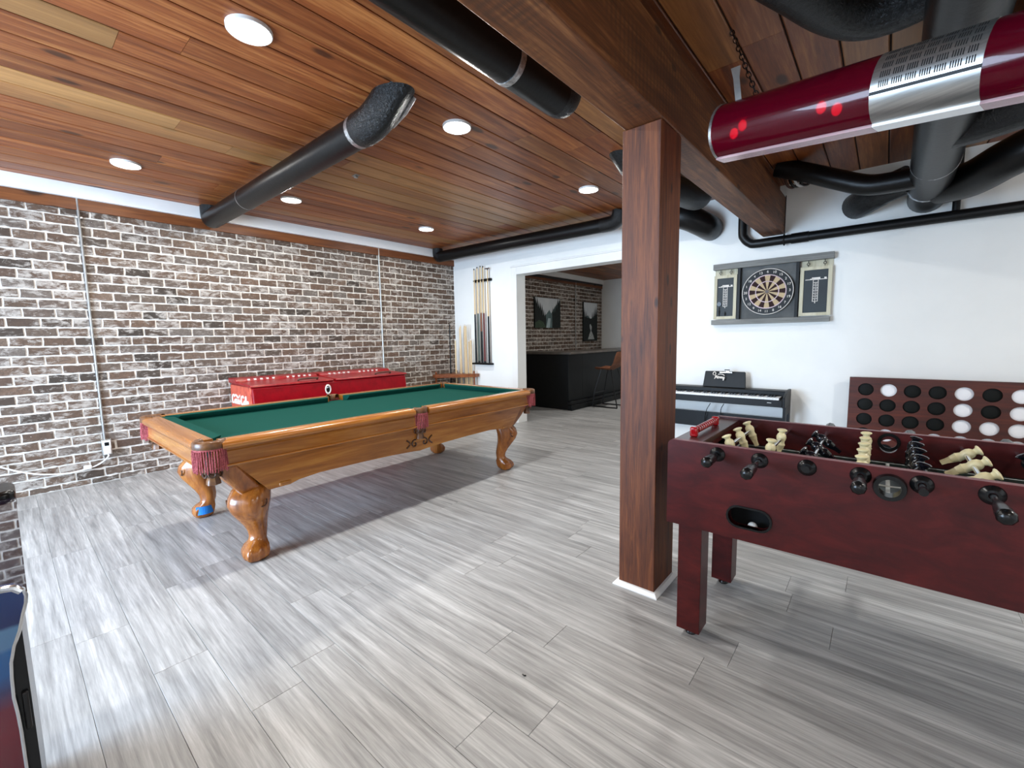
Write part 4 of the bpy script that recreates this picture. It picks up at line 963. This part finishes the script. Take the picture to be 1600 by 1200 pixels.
# ------------------------------------------------------------------ hanging red lamp
dl = Vector((.95426755, -.26393528, -.14039801)).normalized()
P0 = Vector((-.600, 2.2, 2.2)); up = Vector((0, 0, 1)); sd_ = dl.cross(up).normalized(); up = sd_.cross(dl).normalized()   # sd_ points to the camera side
lm = thing('hanging_lamp', 'hanging red translucent tube lamp with silver grille in the middle', 'lamp', tuple(P0+dl*.67))
def lprof(r_, cut=-.965, n=24):
    a0 = math.asin(cut); out = []
    for i in range(n+1):
        a = a0+(PI-2*a0)*i/n; out.append((r_*math.cos(a), r_*math.sin(a)))
    return out
def lp(t_, q): return P0+dl*t_+sd_*q[0]+up*q[1]
def shell(ta, tb, r_, th, name, mat):
    o_, i_ = lprof(r_), lprof(r_-th); loop = o_+i_[::-1]
    return MB().rings([[lp(ta, q) for q in loop], [lp(tb, q) for q in loop]]).build(name, mat, lm, smooth=30)
R_ = .112; tA, tB, tC, tD = 0.0, .575, .838, 1.41
shell(tA, tB, R_, .003, 'red_shade', 'red_acrylic'); shell(tC, tD, R_, .003, 'red_shade', 'red_acrylic')
shell(tA-.004, tA+.008, R_+.003, .006, 'end_rim', 'steel'); shell(tD-.008, tD+.004, R_+.003, .006, 'end_rim', 'steel')
gr = shell(tB, tC, R_+.001, .003, 'grille', 'steel')
bot = lprof(R_)[0]; zb_ = bot[1]
for ta, tb, nm, mt in ((tA, tB, 'bottom_lip', 'clear_acrylic'), (tB, tC, 'bottom_lip', 'white_trim'), (tC, tD, 'bottom_lip', 'clear_acrylic')):
    pr_ = [(bot[0]+.002, zb_), (bot[0]+.002, zb_-.010), (-bot[0]-.002, zb_-.010), (-bot[0]-.002, zb_)]
    MB().rings([[lp(ta, q) for q in pr_], [lp(tb, q) for q in pr_]]).build(nm, mt, lm, smooth=0)
sl = MB()
for rw in range(5):
    an = -.22+rw*.25
    for k in range(40):
        if k % 6 == 5: continue
        t_ = tB+.022+k*.0057
        for (a, b) in ((an, an+.17),):
            q = [((R_+.0016)*math.cos(a), (R_+.0016)*math.sin(a)), ((R_+.0016)*math.cos(b), (R_+.0016)*math.sin(b))]
            sl.add([lp(t_, q[0]), lp(t_+.0026, q[0]), lp(t_+.0026, q[1]), lp(t_, q[1])], [(0, 1, 2, 3)])
sl.build('vent_slots', 'pocket_dark', gr, smooth=0, kind='stuff')
bd_ = [((R_+.002)*math.cos(a), (R_+.002)*math.sin(a)) for a in (-.38, -.29)]
MB().add([lp(tB, bd_[0]), lp(tC, bd_[0]), lp(tC, bd_[1]), lp(tB, bd_[1])], [(0, 1, 2, 3)]).build('dark_band', 'black_satin', gr, smooth=0)
tray = [(-.07, .02), (.06, .02), (.06, .03), (-.07, .03)]
MB().rings([[lp(tA+.01, q) for q in tray], [lp(tD-.01, q) for q in tray]]).build('spine', 'black_metal', lm, smooth=0)
for t_, q_ in ((.06, (.02, -.02)), (.10, (.03, .0)), (.40, (.03, -.01)), (.46, (.045, -.035)), (.98, (.02, -.01)), (1.28, (.02, -.01))):
    c = lp(t_, q_)
    MB().lathe([(max(.001, .016*math.sin(PI*i/8)), -.022*math.cos(PI*i/8)) for i in range(9)], 14, c).build('bulb', 'bulb_red', lm, smooth=180)
def chain(t_):
    a = lp(t_, (0, R_)); b = Vector((-.637, 2.404, ZC)) if t_ < .7 else Vector((a.x+.09, a.y+.10, ZC)); n = int((b-a).length/.034); mb = MB(); d_ = (b-a).normalized()
    s1 = d_.cross(Vector((1, 0, 0))).normalized(); s2 = d_.cross(s1)
    for i in range(n):
        c = a+(b-a)*((i+.5)/n); w = s1 if i % 2 else s2; h = (b-a).length/n*.66
        mb.tube([c+d_*h*math.sin(j*PI/5)+w*.009*math.cos(j*PI/5) for j in range(11)], .0022, 5, False)
    mb.build('chain', 'black_metal', lm, kind='stuff')
    MB().tube([b+Vector((.01*math.cos(i*PI/4), 0, -.012+.01*math.sin(i*PI/4))) for i in range(9)], .003, 6, False).build('ceiling_hook', 'chrome', lm)
chain(.125); chain(1.26)
q0 = lp(.065, (.03, R_-.012))
MB().rings([[q0+Vector((a_, b_, 0)) for a_, b_ in ((-.012, -.002), (.012, -.002), (.012, .002), (-.012, .002))], [q0+Vector((-.012+a_, b_, .10)) for a_, b_ in ((-.012, -.002), (.012, -.002), (.012, .002), (-.012, .002))], [q0+Vector((-.016+a_, b_, .145)) for a_, b_ in ((-.019, -.002), (.019, -.002), (.019, .002), (-.019, .002))]]).build('bracket', 'galvanized', lm)

# ------------------------------------------------------------------ game cabinet at the left edge
gc = thing('game_cabinet', 'glossy game cabinet with dark glass top and blue red front at left edge', 'game cabinet', (-1.6, -.42, 0))
gy1, gy0, gxf, gxb, gz = -.018, -.80, -1.19, -1.97, .85
B(gxb+.03, gxf-.012, gy0, gy1, .06, .786).build('body', 'black_plastic', gc)
B(gxb, gxf-.012, gy0-.01, -.006, .826, gz-.004).build('rim', 'black_plastic', gc)
B(gxb+.05, gxf-.05, gy0+.03, -.05, .786, .826).build('neck', 'black_plastic', gc)
B(gxb, gxf-.006, gy0-.008, -.005, gz-.004, gz).build('glass_top', 'dark_glass', gc)
MB().prism(rrect(gxb-.16, gxb-.005, gy0, -.004, .03, 6), 'z', gz-.04, gz+.02).build('speaker_housing', 'black_plastic', gc, bevel=.012, seg=3)
half = [(-.42, .856), (-.05, .870), (-.020, .864), (-.010, .855), (-.0075, .841), (-.009, .827), (-.014, .809), (-.021, .779), (-.030, .753), (-.036, .724), (-.038, .694), (-.039, .656), (-.037, .623), (-.036, .589), (-.036, .45), (-.05, .08)]
ol_s = half+[(-.816-a, b) for a, b in half[::-1]][:-1]
MB().prism(ol_s, 'x', gxf-.02, gxf).build('front_art', 'cabinet_art', gc, smooth=30)
edge = [(gxf-.002, a, b) for a, b in ol_s]
MB().tube(edge, .0032, 8).build('edge_moulding', 'chrome', gc)
MB().tube([(gxf+.001, -.075, .868), (gxf+.001, -.045, .867), (gxf+.001, -.022, .862), (gxf+.001, -.013, .852)], .006, 8).build('corner_trim', 'chrome', gc)
B(gxf-.014, gxf-.004, -.030, -.021, .58, .655).build('latch', 'black_metal', gc, bevel=.003)
for sx in (gxb+.06, gxf-.10):
    for sy in (gy0+.06, gy1-.06): MB().lathe([(.03, 0), (.032, .02), (.02, .06)], 14, (sx, sy, 0)).build('foot', 'black_plastic', gc)

# ------------------------------------------------------------------ bar room
ba = thing('bar_counter', 'black panelled bar counter with dark top in the far room', 'bar counter', (-4.7, 7.9, 0))
B(-5.60, -4.25, 6.53, 7.0, .0, 1.0).build('end_section', 'black_satin', ba, bevel=.004)
B(-4.75, -4.25, 7.0, 9.5, .0, 1.0).build('front_section', 'black_satin', ba, bevel=.004)
B(-5.61, -4.16, 6.46, 7.05, 1.0, 1.04).build('countertop', 'bar_top', ba, bevel=.008); B(-4.80, -4.16, 7.05, 9.55, 1.0, 1.04).build('countertop', 'bar_top', ba, bevel=.008)
B(-4.25, -4.18, 6.50, 9.5, .10, .16).build('foot_rail', 'black_satin', ba, bevel=.01); B(-4.25, -4.16, 6.50, 9.5, 0, .10).build('plinth', 'black_satin', ba, bevel=.006)
so = thing('bar_stool', 'brown leather bar stool with black sled legs beside the bar', 'bar stool', (-3.86, 7.35, 0))
seat = []
for i, (x, z, w) in enumerate(((-4.10, .70, .17), (-4.06, .715, .20), (-3.95, .705, .21), (-3.82, .70, .21), (-3.74, .73, .205), (-3.68, .82, .20), (-3.645, .95, .185), (-3.63, 1.02, .15))):
    seat.append([(x, 7.35+w*math.cos(a)*1.0, z+(.02*(math.cos(2*a)+1)*.8)+.018*math.sin(a)) for a in [j*2*PI/20 for j in range(20)]] if i < 4 else
                [(x+.02*math.sin(a)-.03*abs(math.cos(a)), 7.35+w*math.cos(a), z+.012*math.sin(a)) for a in [j*2*PI/20 for j in range(20)]])
MB().rings(seat).build('seat', 'tan_leather', so, smooth=70)
for s in (-1, 1):
    yy = 7.35+s*.19
    MB().tube(smooth_path([(-3.98, 7.35+s*.13, .70), (-4.08, yy, .30), (-4.12, yy, .03), (-4.10, yy, .012), (-3.95, yy, .012), (-3.66, yy, .012), (-3.63, yy, .03), (-3.68, yy, .30), (-3.78, 7.35+s*.13, .70)], 5), .011, 8).build('leg', 'black_metal', so)
MB().tube([(-4.09, 7.16, .26), (-4.09, 7.54, .26)], .010, 8).build('footrest', 'black_metal', so)
def picture(name, label, y0, y1, z0, z1, shapes):
    o_ = thing(name, label, 'picture', (XB+.02, (y0+y1)/2, z0))
    B(XB+.002, XB+.0355, y0, y1, z0, z1).build('canvas', 'canvas_tree', o_); B(XB+.0355, XB+.036, y0+.01, y1-.01, z0+.01, z1-.01).build('print', 'canvas_sky', o_)
    for i, (mt, poly) in enumerate(shapes):
        MB().prism([(y0+u*(y1-y0), z0+v*(z1-z0)) for u, v in poly], 'x', XB+.0362+i*.0004, XB+.0366+i*.0004).build('print_shape', mt, o_, smooth=0)
rg = random.Random(3)
def forest(u0, u1, h0, h1, n):
    pts = [(u0, 0)]; 
    for i in range(n):
        u = u0+(u1-u0)*i/n; w = (u1-u0)/n; h = h0+(h1-h0)*(i+.5)/n+rg.uniform(-.06, .06)
        pts += [(u, h-.22), (u+w*.5, min(1, h)), (u+w*.98, h-.24)]
    return pts+[(u1, 0)]
picture('landscape_canvas', 'wide canvas print of misty lake between dark conifers on brick', 7.33, 8.27, 1.515, 2.16,
        [('canvas_mid', [(0, 0), (0, .3), (.4, .42), (.55, .6), (.62, .48), (.8, .75), (1, .9), (1, 0)]), ('canvas_lake', [(.42, 0), (.50, .32), (.60, .32), (.56, 0)]), ('canvas_tree', forest(.0, .42, 1.1, .55, 7)), ('canvas_tree', forest(.66, 1.0, .62, 1.15, 5)), ('canvas_foliage', [(0, 0), (0, .16), (.15, .26), (.3, .2), (.42, .0)])])
picture('portrait_canvas', 'tall canvas print of waterfall among dark trees on brick', 9.27, 9.93, 1.205, 2.15,
        [('canvas_mid', [(0, 0), (0, .6), (.3, .66), (.5, .56), (.7, .64), (1, .7), (1, 0)]), ('canvas_tree', forest(.0, .42, .86, .66, 5)), ('canvas_tree', forest(.58, 1.0, .70, .98, 5)), ('canvas_tree', [(0, 0), (0, .62), (.5, .58), (1, .62), (1, 0)]), ('canvas_fall', [(.42, .42), (.5, .44), (.58, .36), (.55, .26), (.70, .14), (.78, .04), (.3, .04), (.4, .16), (.5, .26), (.44, .34)])])
cr = thing('curtain_rod', 'dark slim rod along the top of bar room brick wall', 'rod', (XB+.06, 8.6, 2.56))
MB().tube([(XB+.075, 6.2, 2.575), (XB+.075, 10.1, 2.60)], .022, 10).build('rod', 'black_metal', cr)
for yy in (6.6, 8.2, 9.8): MB().tube([(XB+.0, yy, 2.585), (XB+.075, yy, 2.585)], .010, 8).build('bracket', 'black_metal', cr)

# ------------------------------------------------------------------ small things
fh = thing('ceiling_bracket', 'tiny silver metal bracket on the wood ceiling by bent duct', 'bracket', (-3.6, 2.165, ZC-.02))
B(-3.635, -3.565, 2.145, 2.185, ZC-.004, ZC).build('plate', 'galvanized', fh); B(-3.615, -3.585, 2.15, 2.18, ZC-.022, ZC-.004).build('tab', 'galvanized', fh, bevel=.004)
q = px(819, 1055.5, 'z', 0)
tag(MB().tube(smooth_path([(q.x-.007, q.y, .002), (q.x, q.y-.003, .003), (q.x+.007, q.y+.003, .002)], 4), .0022, 6).build('floor_scrap', 'black_plastic'), 'tiny black scrap lying alone on the grey floor', 'debris')
